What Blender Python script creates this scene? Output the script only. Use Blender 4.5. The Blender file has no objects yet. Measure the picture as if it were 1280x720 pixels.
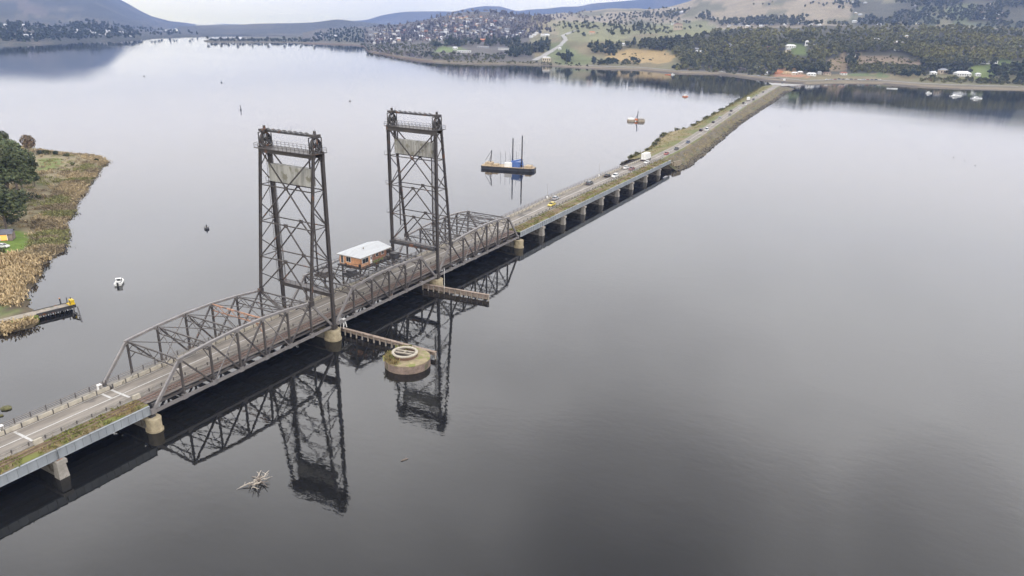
import bpy, bmesh, math, random
import numpy as np
from mathutils import Vector, Matrix
from mathutils.bvhtree import BVHTree
random.seed(7); rng = np.random.default_rng(7)
sc = bpy.context.scene
COL = sc.collection

# ---------------------------------------------------------------- camera (X runs along the bridge, near truss plane is y = 0)
F_PX, PITCH, ROLL, AZ = 903.76, 0.35034, 0.02045, 0.508266
CAM = Vector((0.0, -127.106, 80.0))
FWD_H = Vector((math.cos(AZ), math.sin(AZ), 0)); RIGHT0 = Vector((math.sin(AZ), -math.cos(AZ), 0)); UPZ = Vector((0, 0, 1))
FWD = FWD_H * math.cos(PITCH) - UPZ * math.sin(PITCH)
UP0 = FWD_H * math.sin(PITCH) + UPZ * math.cos(PITCH)
cr, sr = math.cos(ROLL), math.sin(ROLL)
CR = RIGHT0 * cr + UP0 * sr
CU = UP0 * cr - RIGHT0 * sr
cam_d = bpy.data.cameras.new('Camera'); cam = bpy.data.objects.new('Camera', cam_d); COL.objects.link(cam)
cam.matrix_world = Matrix(((CR.x, CU.x, -FWD.x, CAM.x), (CR.y, CU.y, -FWD.y, CAM.y), (CR.z, CU.z, -FWD.z, CAM.z), (0, 0, 0, 1)))
cam_d.sensor_width = 36; cam_d.lens = F_PX / 1280 * 36; cam_d.clip_start = 0.5; cam_d.clip_end = 40000
sc.camera = cam

# ---------------------------------------------------------------- sky
SUN_EL, SUN_AZ = math.radians(50), AZ + math.radians(200)       # direction towards the sun, behind the camera
w = bpy.data.worlds.new('World'); sc.world = w; w.use_nodes = True
nt = w.node_tree; nt.nodes.clear()
def nd(t, **k):
    n = nt.nodes.new(t)
    for a, b in k.items(): setattr(n, a, b)
    return n
out = nd('ShaderNodeOutputWorld'); bg = nd('ShaderNodeBackground'); bg.inputs['Strength'].default_value = 0.1
sky = nd('ShaderNodeTexSky', sky_type='NISHITA', sun_disc=False)
sky.sun_elevation = SUN_EL; sky.sun_rotation = math.radians(90) - SUN_AZ; sky.air_density = 1.0; sky.dust_density = 3.0
tc = nd('ShaderNodeTexCoord'); sep = nd('ShaderNodeSeparateXYZ')
nt.links.new(tc.outputs['Generated'], sep.inputs[0])
ramp = nd('ShaderNodeValToRGB')                                   # cloud-deck luminance against sin(elevation)
SKY_RAMP = [(0.0, .36), (.05, .455), (.12, .56), (.24, .62), (.36, .72), (.48, .84), (.56, .70), (.66, .46), (.8, .33), (1.0, .30)]
els = ramp.color_ramp.elements
while len(els) > 1: els.remove(els[0])
els[0].position = SKY_RAMP[0][0]; els[0].color = (.50, .46, .27, 1)
for p_, v_ in SKY_RAMP[1:]:
    e_ = els.new(p_); wm_ = max(0, 1 - p_ / .24); e_.color = {.05: (.665, .62, .47, 1), .12: (.64, .61, .565, 1)}.get(p_, (v_ * (1 + .03 * wm_), v_, v_ * (1 - .05 * wm_), 1))
nt.links.new(sep.outputs['Z'], ramp.inputs[0])
mp = nd('ShaderNodeMapping'); mp.inputs['Scale'].default_value = (1, 1, 2.0); mp.inputs['Location'].default_value = (3.1, 1.2, 0.4)
nz = nd('ShaderNodeTexNoise'); nz.inputs['Scale'].default_value = 2.6; nz.inputs['Detail'].default_value = 3; nz.inputs['Roughness'].default_value = .5
nt.links.new(tc.outputs['Generated'], mp.inputs[0]); nt.links.new(mp.outputs[0], nz.inputs['Vector'])
mr = nd('ShaderNodeMapRange'); mr.inputs['From Min'].default_value = .36; mr.inputs['From Max'].default_value = .64
mr.inputs['To Min'].default_value = .82; mr.inputs['To Max'].default_value = 1.15
nt.links.new(nz.outputs['Fac'], mr.inputs['Value'])
fadez = nd('ShaderNodeMapRange'); fadez.inputs['From Min'].default_value = .15; fadez.inputs['From Max'].default_value = .5
nt.links.new(sep.outputs['Z'], fadez.inputs['Value'])
mixn = nd('ShaderNodeMix', data_type='FLOAT'); mixn.inputs['A'].default_value = 1.0
nt.links.new(fadez.outputs[0], mixn.inputs['Factor']); nt.links.new(mr.outputs[0], mixn.inputs['B'])
mul = nd('ShaderNodeVectorMath', operation='SCALE'); nt.links.new(ramp.outputs[0], mul.inputs[0]); nt.links.new(mixn.outputs[0], mul.inputs['Scale'])
tint = nd('ShaderNodeVectorMath', operation='MULTIPLY'); tint.inputs[1].default_value = (41.2, 40.3, 39.4)
nt.links.new(mul.outputs[0], tint.inputs[0])
mix = nd('ShaderNodeMix', data_type='RGBA'); mix.inputs['Factor'].default_value = .97
nt.links.new(sky.outputs[0], mix.inputs['A']); cl_in = tint.outputs[0]                                            # darker patches in the cloud deck, ragged by the same noise
def sky_dir(bx, by): return (FWD + CR * ((bx - 640) / F_PX) - CU * ((by - 360) / F_PX)).normalized()
for (bx, by, r0, r1, dep_) in ((800, 640, 2.0, 11.5, .36), (770, 760, 0.0, 11.0, .16), (1165, 665, 1.0, 7.0, .26)):
    d_ = sky_dir(bx, by); dp = nd('ShaderNodeVectorMath', operation='DOT_PRODUCT'); dp.inputs[1].default_value = (d_.x, d_.y, -d_.z)
    nt.links.new(tc.outputs['Generated'], dp.inputs[0]); ad = nd('ShaderNodeMath', operation='MULTIPLY_ADD'); ad.inputs[1].default_value = .016
    nt.links.new(nz.outputs['Fac'], ad.inputs[0]); nt.links.new(dp.outputs['Value'], ad.inputs[2])
    q_ = nd('ShaderNodeMapRange', interpolation_type='SMOOTHSTEP'); q_.inputs['From Min'].default_value = math.cos(math.radians(r1)) + .008; q_.inputs['From Max'].default_value = math.cos(math.radians(r0)) + .008
    q_.inputs['To Min'].default_value = 1.0; q_.inputs['To Max'].default_value = 1 - dep_; nt.links.new(ad.outputs[0], q_.inputs['Value'])
    sc_n = nd('ShaderNodeVectorMath', operation='SCALE'); nt.links.new(cl_in, sc_n.inputs[0]); nt.links.new(q_.outputs[0], sc_n.inputs['Scale']); cl_in = sc_n.outputs[0]
nt.links.new(cl_in, mix.inputs['B'])
nt.links.new(mix.outputs['Result'], bg.inputs['Color']); nt.links.new(bg.outputs[0], out.inputs['Surface'])

sun_d = bpy.data.lights.new('Sun', 'SUN'); sun_d.energy = .75; sun_d.angle = math.radians(14); sun_d.color = (1, .96, .9)
sun = bpy.data.objects.new('Sun', sun_d); COL.objects.link(sun)
sd = Vector((math.cos(SUN_EL) * math.cos(SUN_AZ), math.cos(SUN_EL) * math.sin(SUN_AZ), math.sin(SUN_EL)))
sun.rotation_euler = sd.to_track_quat('Z', 'Y').to_euler(); sun.location = CAM + sd * 200
sc.view_settings.view_transform = 'Standard'; sc.view_settings.look = 'None'; sc.view_settings.exposure = 0; sc.view_settings.gamma = 1
sc.view_settings.use_curve_mapping = False
cy = sc.cycles; cy.max_bounces = 6; cy.diffuse_bounces = 2; cy.glossy_bounces = 3; cy.volume_bounces = 1; cy.transmission_bounces = 2
cy.caustics_reflective = False; cy.caustics_refractive = False; cy.sample_clamp_indirect = 6

# ---------------------------------------------------------------- helpers
def ray(px, py):
    a, b = (px - 640) / F_PX, (py - 360) / F_PX
    return CR * a - CU * b + FWD
def P(px, py, z=0.0):                       # the point at height z that stands at this place of the photograph
    d = ray(px, py); return CAM + d * ((z - CAM.z) / d.z)
def proj(p):
    v = Vector(p) - CAM; zc = v.dot(FWD)
    return 640 + F_PX * v.dot(CR) / zc, 360 - F_PX * v.dot(CU) / zc, zc

class MB:
    def __init__(s): s.v = []; s.f = []; s.m = []
    def face(s, pts, mi=0):
        n = len(s.v); s.v += [tuple(p) for p in pts]; s.f.append(tuple(range(n, n + len(pts)))); s.m.append(mi); return s
    def hexa(s, p, mi=0):                   # 8 corners: bottom ring then top ring
        n = len(s.v); s.v += [tuple(q) for q in p]
        for f in ((3, 2, 1, 0), (4, 5, 6, 7), (0, 1, 5, 4), (1, 2, 6, 5), (2, 3, 7, 6), (3, 0, 4, 7)):
            s.f.append(tuple(n + i for i in f)); s.m.append(mi)
        return s
    def box(s, x0, x1, y0, y1, z0, z1, mi=0):
        if x1 < x0: x0, x1 = x1, x0
        if y1 < y0: y0, y1 = y1, y0
        return s.hexa([(x0, y0, z0), (x1, y0, z0), (x1, y1, z0), (x0, y1, z0), (x0, y0, z1), (x1, y0, z1), (x1, y1, z1), (x0, y1, z1)], mi)
    def bar(s, p, q, w, h, mi=0, up=(0, 0, 1)):
        p = Vector(p); q = Vector(q); d = (q - p).normalized(); up = Vector(up)
        if abs(d.dot(up)) > .97: up = Vector((1, 0, 0))
        a = d.cross(up).normalized() * (w / 2); b = a.cross(d).normalized() * (h / 2)
        return s.hexa([p - a - b, p + a - b, q + a - b, q - a - b, p - a + b, p + a + b, q + a + b, q - a + b], mi)
    def tube(s, p, q, r0, r1=None, n=8, mi=0):
        p = Vector(p); q = Vector(q); r1 = r0 if r1 is None else r1; d = (q - p).normalized()
        a = d.orthogonal().normalized(); b = d.cross(a); k = len(s.v)
        for c, r in ((p, r0), (q, r1)):
            for i in range(n):
                t = 2 * math.pi * i / n; s.v.append(tuple(c + (a * math.cos(t) + b * math.sin(t)) * r))
        for i in range(n):
            j = (i + 1) % n; s.f.append((k + i, k + j, k + n + j, k + n + i)); s.m.append(mi)
        s.f.append(tuple(k + i for i in range(n))[::-1]); s.m.append(mi)
        s.f.append(tuple(k + n + i for i in range(n))); s.m.append(mi)
        return s
    def prism(s, pts, z0, z1, mi=0, top=None, tz=0):  # horizontal outline; top = other outline for a tapered prism
        n = len(pts); k = len(s.v); top = top or pts
        s.v += [(x, y, z0) for x, y in pts] + [(x, y, z1) for x, y in top]
        for i in range(n):
            j = (i + 1) % n; s.f.append((k + i, k + j, k + n + j, k + n + i)); s.m.append(mi)
        s.f.append(tuple(k + i for i in range(n))[::-1]); s.m.append(mi); s.f.append(tuple(k + n + i for i in range(n))); s.m.append(mi)
        return s
    def loft(s, rings, mi=0, cap=True):
        n = len(rings[0]); k = len(s.v)
        for r in rings: s.v += [tuple(p) for p in r]
        for a in range(len(rings) - 1):
            for i in range(n):
                j = (i + 1) % n; o = k + a * n
                s.f.append((o + i, o + j, o + n + j, o + n + i)); s.m.append(mi)
        if cap:
            s.f.append(tuple(k + i for i in range(n))[::-1]); s.m.append(mi)
            o = k + (len(rings) - 1) * n; s.f.append(tuple(o + i for i in range(n))); s.m.append(mi)
        return s
    def build(s, name, mats, parent=None, smooth=False):
        me = bpy.data.meshes.new(name); me.from_pydata(s.v, [], s.f)
        for m in (mats if isinstance(mats, (list, tuple)) else [mats]): me.materials.append(m)
        if any(s.m): me.polygons.foreach_set('material_index', s.m)
        if smooth: me.polygons.foreach_set('use_smooth', [True] * len(me.polygons))
        me.update()
        o = bpy.data.objects.new(name, me); COL.objects.link(o)
        if parent: o.parent = parent
        return o

def tag(o, label=None, cat=None, group=None, kind=None):
    if label: o['label'] = label
    if cat: o['category'] = cat
    if group: o['group'] = group
    if kind: o['kind'] = kind
    return o
def thing(name, label, cat, loc=(0, 0, 0), rz=0, group=None):
    o = bpy.data.objects.new(name, None); COL.objects.link(o); o.location = loc; o.rotation_euler = (0, 0, rz); o.empty_display_size = .5
    return tag(o, label, cat, group)
def dup(root, loc, rz, label=None, group=None, scale=None):
    r = root.copy(); COL.objects.link(r); r.location = loc; r.rotation_euler = (0, 0, rz)
    if label: r['label'] = label
    if group: r['group'] = group
    if scale: r.scale = scale if isinstance(scale, tuple) else (scale,) * 3
    for ch in root.children:
        c = ch.copy(); COL.objects.link(c); c.parent = r
        for g in ch.children:
            d = g.copy(); COL.objects.link(d); d.parent = c
    return r
ORD = ['first', 'second', 'third', 'fourth', 'fifth', 'sixth', 'seventh', 'eighth', 'ninth', 'tenth', 'eleventh', 'twelfth']

# ---------------------------------------------------------------- materials
def M(name, col, rough=.7, metal=0., var=.3, scale=.6, bump=0., col2=None, spot=None, streak=False, coord='Object', spec=.4, attr=None):
    m = bpy.data.materials.new(name); m.use_nodes = True; t = m.node_tree; b = t.nodes['Principled BSDF']
    b.inputs['Roughness'].default_value = rough; b.inputs['Metallic'].default_value = metal; b.inputs['Specular IOR Level'].default_value = spec
    tcn = t.nodes.new('ShaderNodeTexCoord'); src = tcn.outputs[coord]
    if streak:
        g = t.nodes.new('ShaderNodeMapping'); g.inputs['Scale'].default_value = (1, 1, .15) if streak == 'v' else (.12, 1, 1)
        t.links.new(src, g.inputs[0]); src = g.outputs[0]
    n = t.nodes.new('ShaderNodeTexNoise'); n.inputs['Scale'].default_value = scale; n.inputs['Detail'].default_value = 6; n.inputs['Roughness'].default_value = .65
    t.links.new(src, n.inputs['Vector'])
    r = t.nodes.new('ShaderNodeValToRGB'); e = r.color_ramp.elements
    c1 = tuple(c * (1 - var) for c in col); c2 = col2 or tuple(min(1, c * (1 + var)) for c in col)
    e[0].position = .32; e[0].color = (*c1, 1); e[1].position = .68; e[1].color = (*c2, 1)
    t.links.new(n.outputs['Fac'], r.inputs[0]); o = r.outputs[0]
    if spot:                                                       # (colour, scale, threshold) rust / moss / stain patches
        n2 = t.nodes.new('ShaderNodeTexNoise'); n2.inputs['Scale'].default_value = spot[1]; n2.inputs['Detail'].default_value = 5
        t.links.new(tcn.outputs[coord], n2.inputs['Vector'])
        q = t.nodes.new('ShaderNodeMapRange'); q.inputs['From Min'].default_value = spot[2]; q.inputs['From Max'].default_value = spot[2] + .08
        t.links.new(n2.outputs['Fac'], q.inputs['Value'])
        x = t.nodes.new('ShaderNodeMix'); x.data_type = 'RGBA'; x.inputs['B'].default_value = (*spot[0], 1)
        t.links.new(q.outputs[0], x.inputs['Factor']); t.links.new(o, x.inputs['A']); o = x.outputs['Result']
    if attr:
        a = t.nodes.new('ShaderNodeAttribute'); a.attribute_name = attr
        x = t.nodes.new('ShaderNodeMix'); x.data_type = 'RGBA'; x.blend_type = 'MULTIPLY'; x.inputs['Factor'].default_value = 1
        t.links.new(o, x.inputs['A']); t.links.new(a.outputs['Color'], x.inputs['B']); o = x.outputs['Result']
    t.links.new(o, b.inputs['Base Color'])
    if bump:
        bn = t.nodes.new('ShaderNodeBump'); bn.inputs['Strength'].default_value = .6; bn.inputs['Distance'].default_value = bump
        t.links.new(n.outputs['Fac'], bn.inputs['Height']); t.links.new(bn.outputs[0], b.inputs['Normal'])
    return m
RUST = (.16, .075, .04)
m_steel = M('steel paint', (.082, .073, .070), .5, var=.25, scale=.5, spot=(RUST, .35, .66))
m_chord = M('chord paint', (.205, .19, .186), .45, var=.22, scale=.5, spot=(RUST, .3, .68))
m_tower = M('tower paint', (.064, .056, .053), .5, var=.25, scale=.4, spot=(RUST, .3, .62))
m_dark = M('dark machinery', (.05, .048, .05), .5, var=.3, scale=.8, spot=(RUST, .5, .6))
m_rusty = M('rusty bracing', (.36, .20, .13), .7, var=.35, scale=.8, spot=((.16, .12, .11), .6, .55))
m_girder = M('blue grey girder paint', (.285, .305, .325), .5, var=.16, scale=.5, streak='v', spot=((.2, .15, .11), .5, .68))
m_under = M('underside concrete', (.16, .15, .14), .9, var=.3)
m_asphalt = M('worn asphalt', (.235, .21, .182), .85, var=.32, scale=.9, streak='x', spot=((.13, .12, .11), .12, .60))
m_foot = M('footpath concrete', (.26, .24, .215), .85, var=.2, scale=.8)
m_white = M('road paint', (.50, .49, .47), .7, var=.2, scale=2, spot=((.3, .29, .27), 1.2, .6))
m_conc = M('parapet concrete', (.43, .39, .32), .85, var=.25, scale=.9, spot=((.22, .20, .16), .7, .63))
m_post = M('dark post', (.10, .09, .085), .7, var=.3)
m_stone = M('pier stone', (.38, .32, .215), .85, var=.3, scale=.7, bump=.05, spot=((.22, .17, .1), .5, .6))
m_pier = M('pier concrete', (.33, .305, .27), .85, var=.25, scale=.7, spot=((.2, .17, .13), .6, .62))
m_rail = M('rail steel', (.20, .13, .10), .5, var=.3)
m_sleeper = M('sleeper timber', (.17, .125, .11), .9, var=.35, scale=1.5)
m_ballast = M('ballast', (.24, .19, .15), .95, var=.35, scale=2.5, bump=.05, spot=((.15, .16, .05), .25, .52))
m_grassy = M('overgrown bed', (.20, .155, .085), .95, var=.4, scale=1.2, bump=.08, spot=((.16, .17, .045), .3, .50))
m_galv = M('galvanised rail', (.28, .26, .235), .5, var=.25, scale=1.)
m_timber = M('fender timber', (.30, .235, .19), .9, var=.35, scale=.8, streak='x', spot=((.12, .09, .07), .8, .62))
m_pile = M('fender pile', (.33, .29, .25), .9, var=.4, scale=.8, streak='v')
m_cw = M('counterweight concrete', (.33, .325, .30), .85, var=.35, scale=.9, streak='v', spot=((.2, .19, .15), .5, .56))
m_roofw = M('white roof sheet', (.46, .475, .49), .5, var=.10, scale=.9, streak='x', spot=((.44, .45, .46), .35, .6))
m_clad = M('orange timber cladding', (.58, .30, .16), .65, var=.22, scale=1.2, spot=((.3, .2, .14), .7, .66))
m_trim = M('white trim', (.78, .77, .75), .5, var=.06)
m_glass = M('dark glass', (.03, .035, .04), .08, var=.1, spec=.6)
m_rubber = M('tyre rubber', (.02, .02, .02), .8, var=.2)
m_moss = M('weeds', (.16, .19, .04), .9, var=.45, scale=2.)
# ================================================================ SETTING: water, land, hills
def mat_water():
    m = bpy.data.materials.new('river water'); m.use_nodes = True; t = m.node_tree; b = t.nodes['Principled BSDF']
    b.inputs['Base Color'].default_value = (.011, .0112, .0115, 1); b.inputs['Roughness'].default_value = .02; b.inputs['IOR'].default_value = 1.46
    tcn = t.nodes.new('ShaderNodeTexCoord')
    def noise(scale, detail, stretch=None, rot=0):
        g = t.nodes.new('ShaderNodeMapping'); g.inputs['Scale'].default_value = stretch or (1, 1, 1); g.inputs['Rotation'].default_value = (0, 0, rot)
        n = t.nodes.new('ShaderNodeTexNoise'); n.inputs['Scale'].default_value = scale; n.inputs['Detail'].default_value = detail
        t.links.new(tcn.outputs['Object'], g.inputs[0]); t.links.new(g.outputs[0], n.inputs['Vector']); return n
    n1 = noise(.8, 3, (1, .55, 1), .9); n2 = noise(.16, 2, (1, .6, 1), .3)
    b1 = t.nodes.new('ShaderNodeBump'); b1.inputs['Strength'].default_value = 1; b1.inputs['Distance'].default_value = .020
    b2 = t.nodes.new('ShaderNodeBump'); b2.inputs['Strength'].default_value = 1; b2.inputs['Distance'].default_value = .02
    t.links.new(n1.outputs['Fac'], b1.inputs['Height']); t.links.new(n2.outputs['Fac'], b2.inputs['Height'])
    t.links.new(b2.outputs[0], b1.inputs['Normal']); t.links.new(b1.outputs[0], b.inputs['Normal'])
    n3 = noise(.004, 4, (1, .35, 1), 1.0)
    r = t.nodes.new('ShaderNodeMapRange'); r.inputs['From Min'].default_value = .45; r.inputs['From Max'].default_value = .7
    r.inputs['To Min'].default_value = .012; r.inputs['To Max'].default_value = .07
    r2 = t.nodes.new('ShaderNodeMapRange'); r2.inputs['From Min'].default_value = .35; r2.inputs['From Max'].default_value = .68; r2.inputs['To Min'].default_value = .35; r2.inputs['To Max'].default_value = 1.0
    n4 = noise(.011, 4, (1, .3, 1), .7); t.links.new(n4.outputs['Fac'], r2.inputs['Value']); t.links.new(r2.outputs[0], b1.inputs['Strength'])
    t.links.new(n3.outputs['Fac'], r.inputs['Value']); t.links.new(r.outputs[0], b.inputs['Roughness'])
    return m
wm = MB(); wm.face([(-1400, -8500, 0), (12900, -8500, 0), (12900, 9800, 0), (-1400, 9800, 0)])
tag(wm.build('water', mat_water()), kind='structure')
wm = MB(); wm.face([(-1400, -8500, -6), (12900, -8500, -6), (12900, 9800, -6), (-1400, 9800, -6)])
tag(wm.build('riverbed', M('mud', (.06, .055, .045), .9)), kind='structure')

m_land = M('land', (1.0, 1.0, 1.0), .95, var=.28, scale=.02, attr='ground')
m_land_fine = M('bank land', (1.0, 1.0, 1.0), .95, var=.35, scale=.35, attr='ground', bump=.1)
def inpoly(x, y, poly):
    c = False; j = len(poly) - 1
    for i in range(len(poly)):
        xi, yi = poly[i]; xj, yj = poly[j]
        if (yi > y) != (yj > y) and x < (xj - xi) * (y - yi) / (yj - yi) + xi: c = not c
        j = i
    return c
def paint(o, fn):
    me = o.data; a = me.color_attributes.new('ground', 'FLOAT_COLOR', 'POINT')
    cols = np.ones((len(me.vertices), 4), dtype=np.float32)
    for i, v in enumerate(me.vertices): cols[i, :3] = fn(v.co)
    a.data.foreach_set('color', cols.ravel())
from mathutils import noise as mnoise
def nse(x, y, s, k=0.): return mnoise.noise(Vector((x * s + k, y * s - k, k)))

def columns(xs, rows, sub, name, mat, amp=1.0, step_noise=.01):
    """terrain seen along photo columns: rows = list of functions x -> (distance, height)"""
    verts = []; ncol = len(xs)
    for x in xs:
        pts = [r(x) for r in rows]; prof = []
        for a in range(len(pts) - 1):
            (r0, z0), (r1, z1) = pts[a], pts[a + 1]
            for k in range(sub[a]):
                f = k / sub[a]; s = f * f * (3 - 2 * f) * .5 + f * .5
                prof.append((r0 + (r1 - r0) * f, z0 + (z1 - z0) * s, a))
        prof.append((*pts[-1], len(pts) - 1))
        d = ray(x, 60); h = Vector((d.x, d.y)).normalized()
        for (r, z, a) in prof:
            X, Y = CAM.x + h.x * r, CAM.y + h.y * r
            if a >= 4: z += amp * (nse(X, Y, step_noise, 3) * 6 + nse(X, Y, step_noise * 3, 9) * 2.5) * min(1, (a - 3) / 3)
            verts.append((X, Y, z))
    nr = len(verts) // ncol; faces = []
    for c in range(ncol - 1):
        for r in range(nr - 1):
            a = c * nr + r; faces.append((a, a + nr, a + nr + 1, a + 1))
    me = bpy.data.meshes.new(name); me.from_pydata(verts, [], faces); me.materials.append(mat)
    me.polygons.foreach_set('use_smooth', [True] * len(faces)); me.update()
    o = bpy.data.objects.new(name, me); COL.objects.link(o); tag(o, kind='structure')
    return o, BVHTree.FromPolygons([Vector(v) for v in verts], faces)
def ip(pairs):
    a = [p[0] for p in pairs]; b = [p[1] for p in pairs]
    return lambda x: float(np.interp(x, a, b))
def hz_pt(x, y, r):                                              # height seen at photo (x, y) at horizontal distance r
    d = ray(x, y); return CAM.z + d.z / math.hypot(d.x, d.y) * r
def r_at(x, y, z=0.):
    p = P(x, y, z); return math.hypot(p.x - CAM.x, p.y - CAM.y)
# ---- far shore with the town hill, the forest and the dry hills
shore = ip([(380, 54.5), (440, 56.5), (455, 58), (460, 64.4), (470, 66.5), (480, 68), (500, 72.5), (530, 77), (560, 79), (600, 80.6), (640, 80.6), (680, 82), (720, 84.5),
            (760, 86.4), (800, 87.5), (850, 92), (900, 93), (930, 96.5), (960, 100.5), (980, 102.5), (1000, 104), (1010, 105.4), (1060, 104), (1110, 105), (1150, 108.5), (1200, 111), (1280, 113), (1420, 117)])
y3 = ip([(380, 52), (440, 53), (480, 62), (500, 65), (560, 70), (640, 71), (700, 72), (760, 72), (800, 76), (860, 79), (920, 84), (960, 87), (1000, 89), (1060, 88), (1110, 88), (1160, 92), (1200, 94), (1280, 97), (1420, 101)])
y4 = ip([(380, 44), (440, 43), (500, 47), (560, 50), (620, 50), (680, 46), (740, 45), (800, 47), (860, 47), (920, 47), (1000, 48), (1060, 50), (1110, 52), (1160, 57), (1200, 60), (1280, 64), (1420, 68)])
off4 = ip([(380, 500), (440, 600), (500, 800), (640, 800), (720, 450), (860, 400), (1420, 400)])
y5 = ip([(380, 41), (400, 36), (440, 34), (480, 33), (500, 30), (530, 25.5), (560, 18), (587, 14.5), (630, 14.5), (650, 19), (675, 20), (690, 24), (720, 27), (760, 29), (800, 31), (860, 34), (900, 36), (960, 35), (1000, 34), (1060, 32), (1110, 32), (1200, 34), (1280, 42), (1420, 50)])
off5 = ip([(380, 1000), (500, 1500), (640, 1500), (720, 900), (860, 850), (1420, 850)])
y6 = ip([(380, 50), (650, 30), (665, 20), (675, 18.5), (700, 16), (712, 15.5), (750, 11.5), (792, 10), (805, 11.5), (830, 8.5), (855, 2), (870, -4), (1000, -10), (1060, -8), (1120, -14), (1280, -22), (1420, -25)])
R0 = lambda x: r_at(x, shore(x))
def rowz(dr, z): return lambda x: (R0(x) + dr, z)
def rowy(dr, fy):
    return lambda x: ((R0(x) + (dr(x) if callable(dr) else dr)), hz_pt(x, fy(x), R0(x) + (dr(x) if callable(dr) else dr)))
rows = [rowz(-14, -2), rowz(0, .05), rowz(10, 1.8), rowz(24, 3.2), rowz(50, 3.4), rowy(150, y3), rowy(off4, y4), rowy(off5, y5),
        lambda x: (R0(x) + off5(x) + 300, hz_pt(x, y5(x), R0(x) + off5(x)) - 28), rowy(lambda x: off5(x) + 1300, y6), lambda x: (R0(x) + off5(x) + 2300, hz_pt(x, y6(x), R0(x) + off5(x) + 1300) - 60)]
XS = list(np.arange(380, 1424, 5.0))
far_o, far_bvh = columns(XS, rows, [2, 2, 3, 4, 7, 12, 12, 6, 12, 4], 'far_shore_ground', m_land)
DRY, GRN, TAN, WOOD, SAND, REED, TOWN = (.215, .18, .095), (.12, .14, .055), (.31, .26, .175), (.072, .068, .045), (.24, .195, .13), (.16, .115, .08), (.115, .105, .088)
ZONES = [([(758, 66), (790, 62), (822, 62), (846, 70), (838, 78), (800, 80), (766, 78)], (.40, .29, .13)),
         ([(1034, 76), (1046, 70), (1060, 68), (1064, 78), (1058, 90), (1036, 90)], (.27, .205, .125)), ([(1066, 69), (1110, 69), (1150, 78), (1148, 83), (1110, 79), (1066, 80)], (.25, .19, .125)),
         ([(980, 80), (1000, 76), (1006, 88), (984, 92)], (.36, .25, .13)), ([(968, 88), (995, 86), (1010, 96), (968, 97)], (.42, .22, .13)),
         ([(985, 55), (1008, 54), (1010, 70), (980, 66)], (.13, .17, .05)), ([(1210, 82), (1270, 66), (1275, 90), (1215, 98)], (.15, .19, .055)),
         ([(1062, 93), (1108, 92), (1108, 97), (1060, 96.5)], (.13, .165, .06)), ([(548, 58), (575, 58), (585, 64), (548, 66)], (.16, .21, .07)),
         ([(682, 56), (700, 52), (745, 76), (690, 80)], (.16, .18, .07)), ([(690, 30), (760, 22), (800, 42), (770, 52), (700, 50)], (.23, .225, .11)),
         ([(800, 26), (880, 22), (900, 36), (860, 46), (800, 40)], (.21, .21, .10)), ([(1190, 12), (1220, 8), (1216, 22), (1180, 24)], (.18, .2, .08)),
         ([(655, 30), (700, 26), (740, 30), (720, 40), (660, 46)], (.29, .25, .15))]
def far_col(v):
    x, y, z_ = proj(v); r = math.hypot(v.x - CAM.x, v.y - CAM.y); dr = r - R0(min(max(x, 380), 1420)); n = nse(v.x, v.y, .006, 5); n2 = nse(v.x, v.y, .028, 15)
    for poly, c in ZONES:
        if inpoly(x + n * 9 + n2 * 7, y + n * 3 + n2 * 3, poly) and z_ < R0(min(max(x, 380), 1420)) + 1300: return c
    if dr < 3: return (.12, .10, .075)
    if dr < 17: return SAND if x > 700 else (REED if x < 545 else (.19, .16, .105))
    if dr < 50: return (.20, .175, .115) if x > 700 else (.15, .125, .08)
    if x > 1065 and y < 36: return (.095, .09, .055) if n < .12 else ((.20, .185, .105) if n2 > -.1 else (.13, .145, .07))
    if dr > off5(x) + 150: return TAN if n > -.25 else (.16, .15, .085)
    if x < 665: return TOWN
    if x > 850 and y < 92: return WOOD if n < .3 else (.085, .08, .05)
    return DRY if n > .08 else (.19, .175, .09)
paint(far_o, far_col)
# ---- low wooded spit at the left of the town
pen_front = ip([(256, 51.5), (262, 53), (350, 53.2), (400, 54.3), (440, 56.3), (480, 58)])
pen_back = ip([(256, 50.8), (265, 48.8), (300, 46.8), (330, 45.8), (400, 45), (480, 44)])
rows = [lambda x: (r_at(x, pen_front(x)) - 12, -1.5), lambda x: (r_at(x, pen_front(x)), .05), lambda x: (r_at(x, pen_front(x)) + 14, 2.2),
        lambda x: (.5 * (r_at(x, pen_front(x)) + r_at(x, pen_back(x))), ip([(256, 3), (330, 4), (380, 10), (420, 40), (440, 46), (480, 40)])(x)), lambda x: (r_at(x, pen_back(x)), .05), lambda x: (r_at(x, pen_back(x)) + 15, -1.5)]
spit_o, spit_bvh = columns(list(np.arange(256, 482, 4.0)), rows, [1, 2, 6, 6, 1], 'wooded_spit_ground', m_land, amp=.2)
paint(spit_o, lambda v: (.17, .15, .10) if v.z < 2.3 else (.10, .10, .065))
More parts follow.
